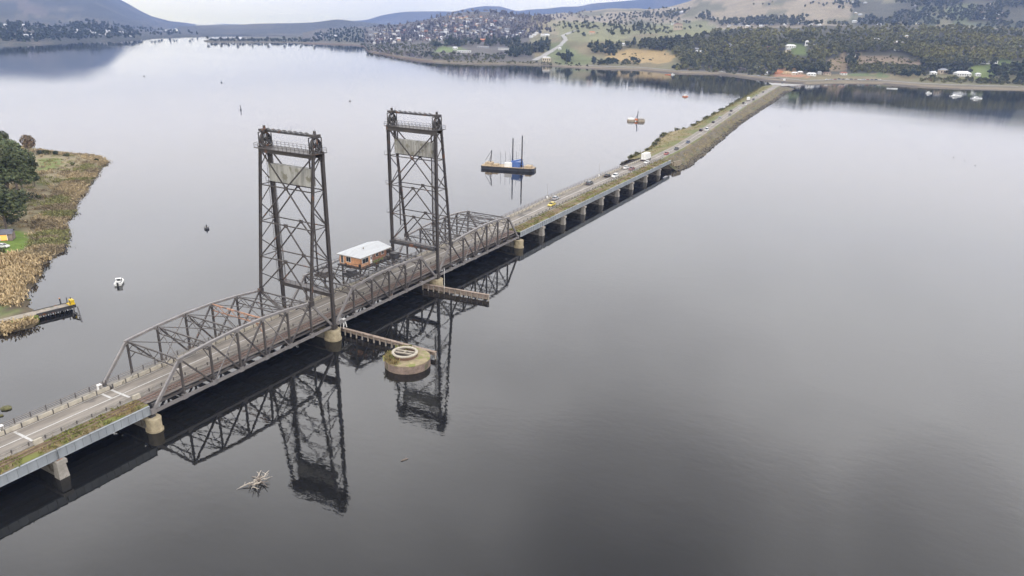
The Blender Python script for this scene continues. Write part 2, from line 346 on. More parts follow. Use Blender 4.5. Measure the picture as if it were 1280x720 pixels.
# ---- the big hill on the left and its foothill
ls = ip([(-430, 69), (-160, 61), (0, 57.5), (50, 55.5), (100, 52), (160, 50.4), (200, 47), (256, 45.2), (320, 43.8), (345, 43.2)])
fh = ip([(-430, 54), (-300, 42), (-160, 34), (0, 30), (30, 31), (60, 33), (90, 31), (115, 27), (140, 31), (170, 37), (200, 40), (256, 41), (345, 43)])
mt = ip([(-430, 52), (-390, 34), (-300, -6), (-160, -36), (0, -42), (60, -43), (100, -38), (130, -24), (160, 0), (178, 11), (195, 20), (215, 26), (240, 29.5), (256, 32.5), (300, 37), (345, 46)])
RL = lambda x: r_at(x, ls(x))
rows = [lambda x: (RL(x) - 25, -2), lambda x: (RL(x), .05), lambda x: (RL(x) + 25, 3), lambda x: (RL(x) + 120, 8), lambda x: (RL(x) + 350, hz_pt(x, .5 * (ls(x) + fh(x)), RL(x) + 350)),
        lambda x: (RL(x) + 900, hz_pt(x, fh(x), RL(x) + 900)), lambda x: (RL(x) + 1150, hz_pt(x, fh(x), RL(x) + 900) - 15),
        lambda x: (RL(x) + 5600, hz_pt(x, mt(x), RL(x) + 5600)), lambda x: (RL(x) + 6800, 2)]
hill_o, hill_bvh = columns(list(np.arange(-430, 346, 5.0)), rows, [1, 2, 2, 3, 6, 3, 22, 6], 'mountain', m_land, amp=2.6, step_noise=.0028)
def hill_col(v):
    n = nse(v.x, v.y, .004, 2) + .5 * nse(v.x, v.y, .012, 4); x, y, _ = proj(v)
    if inpoly(x + n * 8, y + n * 3, [(10, -6), (40, 2), (62, 17), (30, 19), (18, 8)]): return (.13, .11, .09)
    return (.05, .056, .045) if n < .25 else ((.095, .09, .065) if n < .5 else (.16, .14, .10))
paint(hill_o, hill_col)
# ---- distant ranges
def ridge(name, pts, r, half=1200):
    cr_ = ip(pts); x0, x1 = pts[0][0], pts[-1][0]
    rw = [lambda x: (r - half, 1.0), lambda x: (r - half * .5, max(2, hz_pt(x, cr_(x), r) * .35)), lambda x: (r, hz_pt(x, cr_(x), r)), lambda x: (r + half * .5, max(2, hz_pt(x, cr_(x), r) * .4)), lambda x: (r + half, 1.)]
    o, b = columns(list(np.arange(x0, x1 + 1, 6.0)), rw, [4, 6, 5, 2], name, m_land, amp=0)
    paint(o, lambda v: (.06, .064, .052) if nse(v.x, v.y, .002, 7) < .2 else (.10, .095, .07)); return o
ridge('distant_hills', [(225, 33.5), (256, 31.5), (300, 31), (330, 29.5), (370, 29), (395, 28), (425, 24), (445, 26.5), (470, 29), (500, 33)], 5200)
ridge('distant_hills', [(390, 33), (440, 26.5), (460, 25), (480, 19), (500, 15.5), (515, 14.5), (550, 14), (575, 15), (600, 18), (640, 22), (670, 25)], 9200)
ridge('distant_hills', [(540, 24), (570, 14), (590, 9.5), (605, 7.5), (625, 8), (645, 14), (660, 12), (685, 10.5), (700, 8.5), (720, 8), (740, 4), (760, 2.5), (790, 0), (830, -8), (900, -16), (960, -16)], 9000)

# ---- left bank
BANK = [(137, 202), (128, 208), (112.5, 228), (104, 243), (93.8, 255), (92.5, 269.6), (81, 277), (85, 292), (81, 313), (62, 323), (48, 334), (46, 351), (36, 361), (29, 369.6), (25, 384), (36, 388), (42, 394), (52, 398), (46, 406), (25, 412), (0, 420), (-60, 436),
        (-160, 440), (-260, 400), (-300, 280), (-260, 200), (-120, 176), (0, 180), (50, 188), (80, 192), (110, 194), (128, 197)]
BANKW = [(P(x, y, 0).x, P(x, y, 0).y) for x, y in BANK]
def seg_dist(x, y, poly):
    a = np.array(poly); b = np.roll(a, -1, 0); p = np.array((x, y)); ab = b - a
    t = np.clip(((p - a) * ab).sum(1) / (ab * ab).sum(1), 0, 1); return float(np.sqrt((((a + ab * t[:, None]) - p) ** 2).sum(1).min()))
def bank_h(x, y):
    d = seg_dist(x, y, BANKW); d = d if inpoly(x, y, BANKW) else -d
    d += nse(x, y, .12, 1) * 2.2
    return (min(2.6, .35 + d * .11) if d > 0 else max(-1.5, d * .25)) + (nse(x, y, .2, 8) * .25 if d > 1 else 0)
def grid_land(name, polyw, hfn, step, mat, pad=8):
    xs = np.arange(min(p[0] for p in polyw) - pad, max(p[0] for p in polyw) + pad, step); ys = np.arange(min(p[1] for p in polyw) - pad, max(p[1] for p in polyw) + pad, step)
    Z = np.array([[hfn(x, y) for y in ys] for x in xs]); idx = {}; verts = []; faces = []
    def vi(i, j):
        if (i, j) not in idx: idx[(i, j)] = len(verts); verts.append((float(xs[i]), float(ys[j]), float(Z[i, j])))
        return idx[(i, j)]
    for i in range(len(xs) - 1):
        for j in range(len(ys) - 1):
            if max(Z[i, j], Z[i + 1, j], Z[i, j + 1], Z[i + 1, j + 1]) > -.9: faces.append((vi(i, j), vi(i + 1, j), vi(i + 1, j + 1), vi(i, j + 1)))
    me = bpy.data.meshes.new(name); me.from_pydata(verts, [], faces); me.materials.append(mat); me.polygons.foreach_set('use_smooth', [True] * len(faces)); me.update()
    o = bpy.data.objects.new(name, me); COL.objects.link(o); tag(o, kind='structure'); return o
bank_o = grid_land('riverbank', BANKW, bank_h, 3.0, m_land_fine)
def bank_col(v):
    x, y, _ = proj(v); n = nse(v.x, v.y, .05, 3); x += n * 5; y += n * 4
    if inpoly(x, y, [(-20, 300), (18, 288), (36, 292), (34, 306), (20, 316), (-20, 328)]): return (.16, .24, .04)
    if inpoly(x, y, [(50, 200), (78, 198), (80, 206), (52, 214)]): return (.19, .22, .07)
    if v.z < .7: return (.12, .095, .06)
    return ((.30, .25, .15) if n > .0 else ((.16, .185, .07) if n < -.28 else (.22, .19, .11)))
paint(bank_o, bank_col)
# ---- causeway
near_e = [P(x, y, 0) for x, y in [(845, 213), (861.5, 209), (871.7, 200), (887, 187.5), (900, 176.8), (928, 153), (966.7, 128), (982, 116), (1000, 109)]]
far_e = [P(x, y, 0) for x, y in [(806, 190), (815, 182), (830, 168), (860, 161.7), (891.7, 144), (913, 132.5), (936.7, 118), (960, 104)]]
ZR = 5.6
rn = [(424, 6.0), (450, 6.8)] + [(P(x, y, 5.).x, -P(x, y, 5.).y + 0.0) for x, y in [(875, 173), (936.7, 130), (975, 108), (990, 101)]]
def t_of(pts): return ip([(p[0], p[1]) for p in pts])
ne = ip([(420, -3.0)] + [(p.x, p.y) for p in near_e[1:]]); fe = ip([(420, 33)] + [(p.x, p.y) for p in far_e])
RC = ip([(-60, 8.6), (60, 8.6), (231, 9.2), (300, 10.9), (424, 11.4), (470, 13.2)] + [(.5 * (P(a, b, 5.).x + P(c, d, 5.).x), .5 * (P(a, b, 5.).y + P(c, d, 5.).y)) for a, b, c, d in [(875, 172.5, 867, 167), (902, 153, 894, 150), (936.7, 130, 927, 129), (975, 108, 967, 105.5), (993, 99, 982, 98)]])
def zd(s): return float(np.interp(s, [-60, 400, 470, 1150], [5.85, 5.85, 5.3, 4.6]))
ss = list(np.arange(420, 1130, 6.0)); verts = []; NR = 12
for s_ in ss:
    a, b = ne(s_), fe(s_); c = RC(s_); z = zd(s_) - .06; wv = nse(s_, 0, .05, 2) * 1.6 + nse(s_, 3, .22, 5) * 1.5; wf = nse(s_, 9, .04, 6) * 2.
    prof = [(a - 3 + wv, -1.5), (a + wv, .1), (a + 1.2 + wv, .9), (.6 * a + .4 * (c - 5), 2.0), (c - 6.2, z - .6), (c - 4.6, z), (c + 4.6, z), (c + 7.5, z - .2), (.4 * (c + 7) + .6 * b, z * .62), (b - 2.2 + wf, 1.2), (b + wf, .1), (b + 3 + wf, -1.5)]
    for k, (yy, zz) in enumerate(prof):
        if k not in (5, 6): yy += nse(s_ * 1.3, k * 7, .2, 1) * .5; zz += nse(s_, k * 5, .15, 3) * .25
        verts.append((s_, yy, zz))
faces = []
for i in range(len(ss) - 1):
    for k in range(NR - 1):
        a = i * NR + k; faces.append((a, a + NR, a + NR + 1, a + 1))
me = bpy.data.meshes.new('causeway'); me.from_pydata(verts, [], faces); me.materials.append(m_land_fine); me.update()
cw_o = bpy.data.objects.new('causeway', me); COL.objects.link(cw_o); tag(cw_o, kind='structure')
cw_bvh = BVHTree.FromPolygons([Vector(v) for v in verts], faces)
def cw_col(v):
    n = nse(v.x, v.y, .06, 4); c = RC(v.x)
    if v.z < 1.0: return (.13, .11, .075)
    if c - 9.5 < v.y < c - 5.2: return (.155, .13, .10)
    if v.y < c - 5: return (.175, .145, .085) if n > .05 else ((.115, .115, .055) if n > -.25 else (.20, .175, .12))
    if v.y > c + 9 and 500 < v.x < 640: return (.30, .24, .13)
    return (.17, .18, .06) if n > -.1 else (.25, .20, .10)
paint(cw_o, cw_col)

# ================================================================ ROAD over bridge and causeway, and along the far shore
def strip(mb, s0, s1, ya, yb, dz, step=6.):
    n = max(1, int(round((s1 - s0) / step)))
    for i in range(n):
        a, b = s0 + (s1 - s0) * i / n, s0 + (s1 - s0) * (i + 1) / n
        mb.face([(a, ya(a), zd(a) + dz), (b, ya(b), zd(b) + dz), (b, yb(b), zd(b) + dz), (a, yb(a), zd(a) + dz)])
HALF = 3.75
rd = MB(); strip(rd, -40, 1124, lambda s: RC(s) - HALF, lambda s: RC(s) + HALF, 0.0)
tag(rd.build('road', m_asphalt), kind='structure')
mk = MB()
strip(mk, -40, 1100, lambda s: RC(s) - .12, lambda s: RC(s) + .16, .006)
strip(mk, -40, 1100, lambda s: RC(s) + HALF - .35, lambda s: RC(s) + HALF - .22, .006)
strip(mk, 236, 1100, lambda s: RC(s) - HALF + .22, lambda s: RC(s) - HALF + .35, .006)
for s0, a, b in ((57.6, -3.2, 3.5), (74.9, .3, 3.6), (77.0, -2.9, 3.5), (232.5, -3.3, 3.2)):
    mk.face([(s0, RC(s0) + a, zd(s0) + .012), (s0 + .5, RC(s0) + a, zd(s0) + .012), (s0 + .5, RC(s0) + b, zd(s0) + .012), (s0, RC(s0) + b, zd(s0) + .012)])
mk.face([(58.2, RC(58) - 3.3, 5.862), (61, RC(60) - 3.3, 5.862), (61, RC(60) - 3.05, 5.862), (58.2, RC(58) - 3.05, 5.862)])
tag(mk.build('road_markings', m_white), kind='structure')
fr = MB()
for xs_ in (np.arange(735, 985, 5.), np.arange(975, 1290, 5.)):
    for a, b in zip(xs_[:-1], xs_[1:]):
        q = []
        for x, o_ in ((a, 26), (b, 26), (b, 35), (a, 35)):
            d = ray(x, 60); h = Vector((d.x, d.y)).normalized(); r = R0(x) + o_
            q.append((CAM.x + h.x * r, CAM.y + h.y * r, 3.75))
        fr.face(q)
jx = Vector((1118, RC(1118), 0))
fr.face([(1105, RC(1105) - 4, 4.62), (1170, RC(1105) - 30, 3.9), (1180, RC(1105) + 26, 3.9), (1105, RC(1105) + 4, 4.62)])
tag(fr.build('shore_road', M('pale asphalt', (.36, .35, .335), .85, var=.15, scale=.1)), kind='structure')
wr = MB()                                                          # the road winding up the slope behind the waterside
pxs = [(668, 76), (690, 64), (703, 56), (708, 50), (704, 45), (712, 41), (724, 38)]
pw = []
for x, y in pxs:
    h = far_bvh.ray_cast(CAM, ray(x, y).normalized())
    if h[0]: pw.append(h[0])
fine = []
for a, b in zip(pw[:-1], pw[1:]):
    for k in range(10):
        q = a.lerp(b, k / 10); h = far_bvh.ray_cast(Vector((q.x, q.y, 900)), Vector((0, 0, -1))); fine.append(h[0] if h[0] else q)
for a, b in zip(fine[:-1], fine[1:]):
    d = (b - a); d.z = 0
    if d.length < .01: continue
    n = Vector((-d.y, d.x, 0)).normalized() * 7; wr.face([a - n + Vector((0, 0, 1.2)), b - n + Vector((0, 0, 1.2)), b + n + Vector((0, 0, 1.2)), a + n + Vector((0, 0, 1.2))])
tag(wr.build('hill_road', M('hill road', (.33, .32, .30), .85)), kind='structure')
# ================================================================ BRIDGE
SA, PN, SB, SC_, WT = 78.04, 7.55, 130.89, 179.03, 17.6
SD = SC_ + 7 * PN
ZB = 3.85
# ---- girder spans
def nearY(s): return float(np.interp(s, [231, 424], [-.5, 1.4]))
def farY(s): return float(np.interp(s, [60, 231, 300, 424], [15.2, 15.6, 17.5, 18.0]))
def girder_span(s0, s1, label, group):
    t = thing('girder_span', label, 'bridge span', ((s0 + s1) / 2, 0, 0), 0, group); x0, x1 = s0 - (s0 + s1) / 2 + .06, s1 - (s0 + s1) / 2 - .06
    sm = (s0 + s1) / 2; zt = zd(sm)
    for a, b in ((nearY(s0), nearY(s1)), (farY(s0) - .4, farY(s1) - .4)):
        g = MB(); g.hexa([(x0, a, zt - 1.95), (x1, b, zt - 1.95), (x1, b + .06, zt - 1.95), (x0, a + .06, zt - 1.95), (x0, a, zt - .12), (x1, b, zt - .12), (x1, b + .06, zt - .12), (x0, a + .06, zt - .12)])
        for z0, z1 in ((zt - 2.02, zt - 1.95), (zt - .12, zt - .05)):
            g.hexa([(x0, a - .18, z0), (x1, b - .18, z0), (x1, b + .24, z0), (x0, a + .24, z0), (x0, a - .18, z1), (x1, b - .18, z1), (x1, b + .24, z1), (x0, a + .24, z1)])
        n = 13
        for k in range(n):
            x = x0 + .1 + (x1 - x0 - .2) * k / (n - 1); y = a + (b - a) * k / (n - 1); g.box(x - .05, x + .05, y - .15, y - .003, zt - 1.95, zt - .12)
        g.build('girder', m_girder, t)
    u = MB()
    for f in (.25, .5, .75): y0 = nearY(s0) * (1 - f) + farY(s0) * f; u.box(x0, x1, y0, y0 + .3, zt - 1.7, zt - .35)
    u.build('inner_girder', m_dark, t)
    d = MB(); a0, a1, b0, b1 = nearY(s0) + .3, nearY(s1) + .3, farY(s0), farY(s1)
    d.hexa([(x0, a0, zt - .35), (x1, a1, zt - .35), (x1, b1, zt - .35), (x0, b0, zt - .35), (x0, a0, zt - .11), (x1, a1, zt - .11), (x1, b1, zt - .11), (x0, b0, zt - .11)])
    d.build('deck_slab', m_under, t)
    f = MB(); c0, c1 = RC(s0) + 4.15, RC(s1) + 4.15
    f.hexa([(x0, c0, zt - .1), (x1, c1, zt - .1), (x1, b1 - .1, zt - .1), (x0, b0 - .1, zt - .1), (x0, c0, zt + .1), (x1, c1, zt + .1), (x1, b1 - .1, zt + .1), (x0, b0 - .1, zt + .1)])
    f.build('footpath_slab', m_foot, t)
LEFT_P = [-3., 17.5, 38., 58.5]
RIGHT_P = [251.6, 272., 293.1, 314.5, 335.3, 355.6, 377.5, 400.5]
ls_ = [-3., 17.5, 38., 58.5, 77.2]; rs_ = [SD + .9] + RIGHT_P + [422.]
LL = ['grey girder span of the near approach, beyond the left edge', 'grey girder span of the near approach, cut by the left edge', 'blue grey girder span between the left edge and the small pier', 'blue grey girder span between small left pier and the near truss']
for k in range(4): girder_span(ls_[k], ls_[k + 1], LL[k], 'girder spans of the near approach')
for k in range(9): girder_span(rs_[k], rs_[k + 1], '%s grey girder span of the long viaduct, counted from the far truss' % ORD[k], 'girder spans of the viaduct')

# ---- piers
def rounded(x0, x1, y0, y1, n=8):
    r = (x1 - x0) / 2; cx = (x0 + x1) / 2; pts = []
    for k in range(n + 1): t = math.pi + math.pi * k / n; pts.append((cx + r * math.cos(t), y0 + r + r * math.sin(t)))
    for k in range(n + 1): t = math.pi * k / n; pts.append((cx + r * math.cos(t), y1 - r + r * math.sin(t)))
    return pts
M_PIERD = M('shade-darkened weathered concrete', (.20, .185, .16), .9, var=.3, scale=.6, spot=((.10, .085, .065), .5, .55))  # pier walls: base colour darkened for the shade under the deck, plus stain patches
def wall_pier(s, label, group):
    t = thing('bridge_pier', label, 'bridge pier', (s, nearY(s), 0), 0, group); L = farY(s) - nearY(s); zt = zd(s) - 2.03
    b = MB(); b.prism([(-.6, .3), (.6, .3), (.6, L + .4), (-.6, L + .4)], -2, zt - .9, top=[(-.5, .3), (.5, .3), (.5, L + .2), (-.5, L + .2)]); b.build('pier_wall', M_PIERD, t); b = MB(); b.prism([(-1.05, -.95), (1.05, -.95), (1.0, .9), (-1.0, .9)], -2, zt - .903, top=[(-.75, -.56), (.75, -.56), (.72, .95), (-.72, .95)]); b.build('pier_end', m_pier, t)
    c = MB(); c.box(-.95, .95, -.95, L + .7, zt - .9, zt - .12); c.build('pier_cap', m_pier, t)
    [MB().box(-.45, .45, y_ - .35, y_ + .35, zt - .12, zt - .005).build('bearing', m_rusty, t) for y_ in (0, L - .55)]
for k, s in enumerate(LEFT_P): wall_pier(s, ['concrete wall pier far out on the left approach', 'concrete wall pier under the hidden left approach', 'concrete wall pier just outside the left edge', 'pale concrete pier with rusty bearing below the left approach road'][k], 'piers of the near approach')
for k, s in enumerate(RIGHT_P): wall_pier(s, '%s pale wall pier of the long viaduct, counted from the far truss' % ORD[k], 'piers of the viaduct')
def stone_pier(s, w, y0, y1, label, extra=0.):
    t = thing('bridge_pier', label, 'bridge pier', (s, 0, 0), 0, 'stone piers of the lift bridge')
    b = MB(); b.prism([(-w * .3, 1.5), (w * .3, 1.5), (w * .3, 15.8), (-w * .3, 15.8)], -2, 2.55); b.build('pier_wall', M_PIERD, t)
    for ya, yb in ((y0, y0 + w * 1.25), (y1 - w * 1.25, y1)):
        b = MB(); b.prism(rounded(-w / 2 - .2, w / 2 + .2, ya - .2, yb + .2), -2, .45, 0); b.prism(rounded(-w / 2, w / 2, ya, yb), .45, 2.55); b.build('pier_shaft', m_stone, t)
    c = MB(); c.prism(rounded(-w / 2 - .05, w / 2 + .05, y0 - .05, y1 + .05), 2.553, 2.95); c.build('pier_cap', m_stone, t)
    for y in (0, WT): MB().box(-.6, .6, y - .5, y + .5, 2.95, 3.25).build('bearing', m_dark, t)
stone_pier(77.6, 2.7, -2.0, 19.3, 'rounded sandstone pier under the left end of the near truss')
stone_pier(SB + .2, 3.6, -1.9, 19.3, 'rounded sandstone pier below the taller looking near lift tower')
stone_pier(SC_ - .2, 3.6, -1.9, 19.3, 'sandstone pier with pale block below the far lift tower')
stone_pier(SD + .2, 2.9, -2.2, 19.5, 'rounded sandstone pier where far truss meets the long viaduct')
t = thing('bridge_abutment', 'brown concrete abutment where the viaduct lands on the causeway', 'abutment', (423.5, 1.2, 0))
ab = MB(); ab.prism([(-1.2, -.6), (2.5, -.6), (2.5, 18), (-1.2, 18)], -1.5, 3.7); ab.prism([(-.2, -1.6), (9., -3.4), (9., -2.6), (-.2, -.6)], -1.5, 4.6); ab.build('abutment_wall', M('abutment concrete', (.30, .25, .18), .9, spot=((.12, .1, .07), .6, .55)), t)

# ---- railway track on the near side of the deck
t = thing('railway_track', 'rusty overgrown railway track between guard rail and near truss', 'railway track', (0, 2.4, 0))
def trY(s): return float(np.interp(s, [-40, 231, 424, 600], [2.35, 2.55, 4.5, RC(600) - 6.2]))
bed = MB()
def hstrip(mb, s0, s1, ya, yb, z, n, y0=2.4):
    for i in range(n):
        a, b = s0 + (s1 - s0) * i / n, s0 + (s1 - s0) * (i + 1) / n
        mb.face([(a, ya(a) - y0, zd(a) + z), (b, ya(b) - y0, zd(b) + z), (b, yb(b) - y0, zd(b) + z), (a, yb(a) - y0, zd(a) + z)])
hstrip(bed, -40, 77.3, lambda s: -.15, lambda s: RC(s) - 4.0, -.03, 12); bed.build('track_bed', m_grassy, t); bed = MB(); hstrip(bed, SD + 1, 422, lambda s: nearY(s) + .25, lambda s: RC(s) - 4.0, -.03, 24)
bed.build('track_bed', m_grassy, t)
b2 = MB(); hstrip(b2, 77.4, SD + .9, lambda s: .75, lambda s: RC(s) - 4.0, -.03, 20); b2.build('track_floor', M('track floor', (.165, .14, .125), .9, var=.35, scale=1.5, streak='x'), t)
for off in (-.55, .55):
    r_ = MB()
    for a in range(-40, 420, 10): r_.bar((a, trY(a) + off - 2.4, zd(a) + .16), (a + 10, trY(a + 10) + off - 2.4, zd(a + 10) + .16), .09, .16)
    r_.build('rail', m_rail, t)
sl = MB(); sl.box(-.12, .12, -1.1, 1.1, -.02, .07); s0 = sl.build('sleeper', m_sleeper, t)
s0.location = (78.6, 0, zd(78.6))
for k in range(1, 100):
    o = s0.copy(); COL.objects.link(o); o.location = (78.6 + k * .75, trY(78.6 + k * .75) - 2.4, zd(100))
sl = MB()
for k in range(100, 204):
    a = 78.6 + k * .75; y = trY(a) - 2.4; sl.box(a - .12, a + .12, y - 1.1, y + 1.1, zd(a) - .02, zd(a) + .07)
tag(sl.build('sleepers', m_sleeper, t), kind='stuff')
# weeds along the bed
def tufts(name, spots, mats, blades=7, h=(.3, .6), wdt=.12, spread=.35, attr=True):
    n = len(spots) * blades; V = np.zeros((n * 4, 3)); C = np.ones((n * 4, 4), dtype=np.float32); i = 0
    for (x, y, z, k) in spots:
        hh = rng.uniform(*h, blades) * k; a = rng.uniform(0, 2 * math.pi, blades); l = rng.uniform(.1, .8, blades); ox = rng.normal(0, spread * k, blades); oy = rng.normal(0, spread * k, blades)
        cc = rng.uniform(.6, 1.35, blades)
        for b in range(blades):
            cx, cy_ = x + ox[b], y + oy[b]; dx, dy = math.cos(a[b]) * wdt * k, math.sin(a[b]) * wdt * k; lx, ly = -math.sin(a[b]) * l[b] * hh[b], math.cos(a[b]) * l[b] * hh[b]
            V[i * 4:i * 4 + 4] = ((cx - dx, cy_ - dy, z - .05), (cx + dx, cy_ + dy, z - .05), (cx + dx * .4 + lx, cy_ + dy * .4 + ly, z + hh[b]), (cx - dx * .4 + lx, cy_ - dy * .4 + ly, z + hh[b])); C[i * 4:i * 4 + 4, :3] = cc[b]; i += 1
    return raw_quads(name, V, C, mats)
def raw_quads(name, V, C, mats, parent=None):
    me = bpy.data.meshes.new(name); n = len(V) // 4
    me.vertices.add(n * 4); me.vertices.foreach_set('co', np.asarray(V, dtype=np.float32).ravel()); me.loops.add(n * 4); me.loops.foreach_set('vertex_index', np.arange(n * 4, dtype=np.int32))
    me.polygons.add(n); me.polygons.foreach_set('loop_start', np.arange(0, n * 4, 4, dtype=np.int32)); me.polygons.foreach_set('loop_total', np.full(n, 4, dtype=np.int32))
    if C is not None: a = me.color_attributes.new('tint', 'FLOAT_COLOR', 'POINT'); a.data.foreach_set('color', np.asarray(C, dtype=np.float32).ravel())
    me.materials.append(mats); me.update(calc_edges=True); me.validate()
    o = bpy.data.objects.new(name, me); COL.objects.link(o)
    if parent: o.parent = parent
    return o
m_weed = M('weed leaves', (.18, .185, .055), .85, var=.3, scale=.5, attr='tint', spot=((.26, .20, .09), .25, .5))
sp = []
for a, b, n in ((0, 77, 650), (SD + 1, 420, 1100)):
    for _ in range(n):
        s = random.uniform(a, b); y = random.uniform(0.1 if s < 231 else nearY(s) + .4, RC(s) - 4.6)
        if abs(abs(y - trY(s)) - .55) > .15 and nse(s, y, .12, 5) > -.25: sp.append((s, y, zd(s) - .03, random.uniform(.5, 1.1)))
tag(tufts('trackside_weeds', sp, m_weed, 8, (.25, .5), .14, .3), kind='stuff')

# ---- parapet, footpath railing and guard rail, one of each per section of the bridge
m_railing = M('brown railing', (.19, .155, .13), .6, var=.3)
SECT = [(-3., 77.3, 'left approach'), (77.9, SB - .4, 'near truss span'), (SB + .6, SC_ - .6, 'lift span'), (SC_ + .4, SD + .6, 'far truss span'), (SD + 1.1, 424., 'long viaduct')]
def run(s0, s1, step): n = int(round((s1 - s0) / step)); return [s0 + (s1 - s0) * k / n for k in range(n + 1)]
for s0, s1, nm in SECT:
    ym = RC(s0) + HALF + .12
    t = thing('road_parapet', 'low concrete panel parapet beside the far traffic lane on the ' + nm, 'parapet', (s0, ym, zd(s0)), 0, 'parapets along the far lane'); ss_ = run(s0, s1, 3.0 if s1 - s0 < 100 else 3.4)
    for a, b in zip(ss_[:-1], ss_[1:]):
        p = MB(); p.bar((a - s0 + .12, RC(a) + HALF + .12 - ym, zd(a) - zd(s0) + .47), (b - s0 - .12, RC(b) + HALF + .12 - ym, zd(b) - zd(s0) + .47), .18, .86); p.build('panel', m_conc, t)
    pm = MB(); pm.box(-.1, .1, -.13, .13, 0, 1.0); p0 = pm.build('post', m_post, t)
    for k, a in enumerate(ss_):
        o = p0 if k == 0 else p0.copy()
        if k: COL.objects.link(o)
        o.location = (a - s0, RC(a) + HALF + .12 - ym, zd(a) - zd(s0))
    yo = farY(s0) - .35
    t = thing('footpath_railing', 'thin steel railing on outer edge of the footpath on the ' + nm, 'railing', (s0, yo, zd(s0)), 0, 'footpath railings')
    for h in (.45, .8, 1.15):
        r_ = MB()
        for a, b in zip(ss_[:-1], ss_[1:]): r_.bar((a - s0, farY(a) - .35 - yo, zd(a) - zd(s0) + h), (b - s0, farY(b) - .35 - yo, zd(b) - zd(s0) + h), .06, .06)
        r_.build('rail', m_railing, t)
    pm = MB(); pm.box(-.08, .08, -.08, .08, .05, 1.25); p0 = pm.build('post', m_post, t)
    for k, a in enumerate(ss_):
        o = p0 if k == 0 else p0.copy()
        if k: COL.objects.link(o)
        o.location = (a - s0, farY(a) - .35 - yo, zd(a) - zd(s0))
    yg = RC(s0) - HALF - .2
    t = thing('guard_rail', 'weathered guard rail with dark posts between road and railway on the ' + nm, 'guard rail', (s0, yg, zd(s0)), 0, 'guard rails between road and railway')
    r_ = MB()
    for a, b in zip(ss_[:-1], ss_[1:]): r_.bar((a - s0, RC(a) - HALF - .2 - yg, zd(a) - zd(s0) + .55), (b - s0, RC(b) - HALF - .2 - yg, zd(b) - zd(s0) + .55), .09, .32)
    r_.build('beam', m_galv, t)
    pm = MB(); pm.box(-.09, .09, -.2, -.05, 0, .9); p0 = pm.build('post', m_post, t)
    for k, a in enumerate(ss_):
        o = p0 if k == 0 else p0.copy()
        if k: COL.objects.link(o)
        o.location = (a - s0, RC(a) - HALF - .2 - yg, zd(a) - zd(s0))
kerb = MB()
for s0, s1, nm in SECT:
    kerb.bar((s0, RC(s0) - HALF - .55, zd(s0) + .06), (s1, RC(s1) - HALF - .55, zd(s1) + .06), .45, .2)
tag(kerb.build('road_kerb', m_foot), kind='structure')
# white cabinets and signal posts at the stop lines
for s, y, nm in ((56.4, 12.95, 'pale control cabinet on the far parapet at the left stop line'), (75.6, 12.95, 'pale control cabinet on the parapet where the near truss begins')):
    t = thing('control_cabinet', nm, 'cabinet', (s, y + .2, zd(s) + .1)); b = MB(); b.box(-.35, .35, -.1, .5, 0, 1.5); b.box(-.4, .4, -.15, .55, 1.5, 1.58); b.build('cabinet_body', m_trim, t); b = MB(); b.box(-.28, .28, -.14, -.103, .15, 1.4); b.build('door', m_galv, t)
for s, nm in ((57.9, 'pale concrete end block of guard rail at the left stop line'), (77.6, 'pale concrete end block of guard rail where the truss begins')):
    t = tag(MB().prism([(-.8, -.3), (.8, -.3), (.8, .35), (-.8, .35)], 0, 1.0, top=[(-.7, -.2), (.7, -.2), (.7, .25), (-.7, .25)]).build('barrier_block', m_conc), nm, 'barrier block'); t.location = (s, RC(s) - HALF - .75, zd(s))
def lamp(s, label):
    t = thing('signal_mast', label, 'mast', (s, farY(s) - .7, zd(s) + .1), 0, 'thin masts along the viaduct footpath'); b = MB(); b.tube((0, 0, 0), (0, 0, 6.6), .10, .06); b.build('mast_pole', m_galv, t)
    b = MB(); b.box(-.3, .3, -.3, .3, 0, .9); b.build('base_box', m_trim, t); b = MB(); b.bar((0, 0, 6.4), (0, -1.0, 6.6), .07, .07); b.build('arm', m_galv, t)
lamp(289.0, 'thin mast beside silver car on the viaduct footpath'); lamp(349.5, 'thin mast on the viaduct footpath above two dark cars')

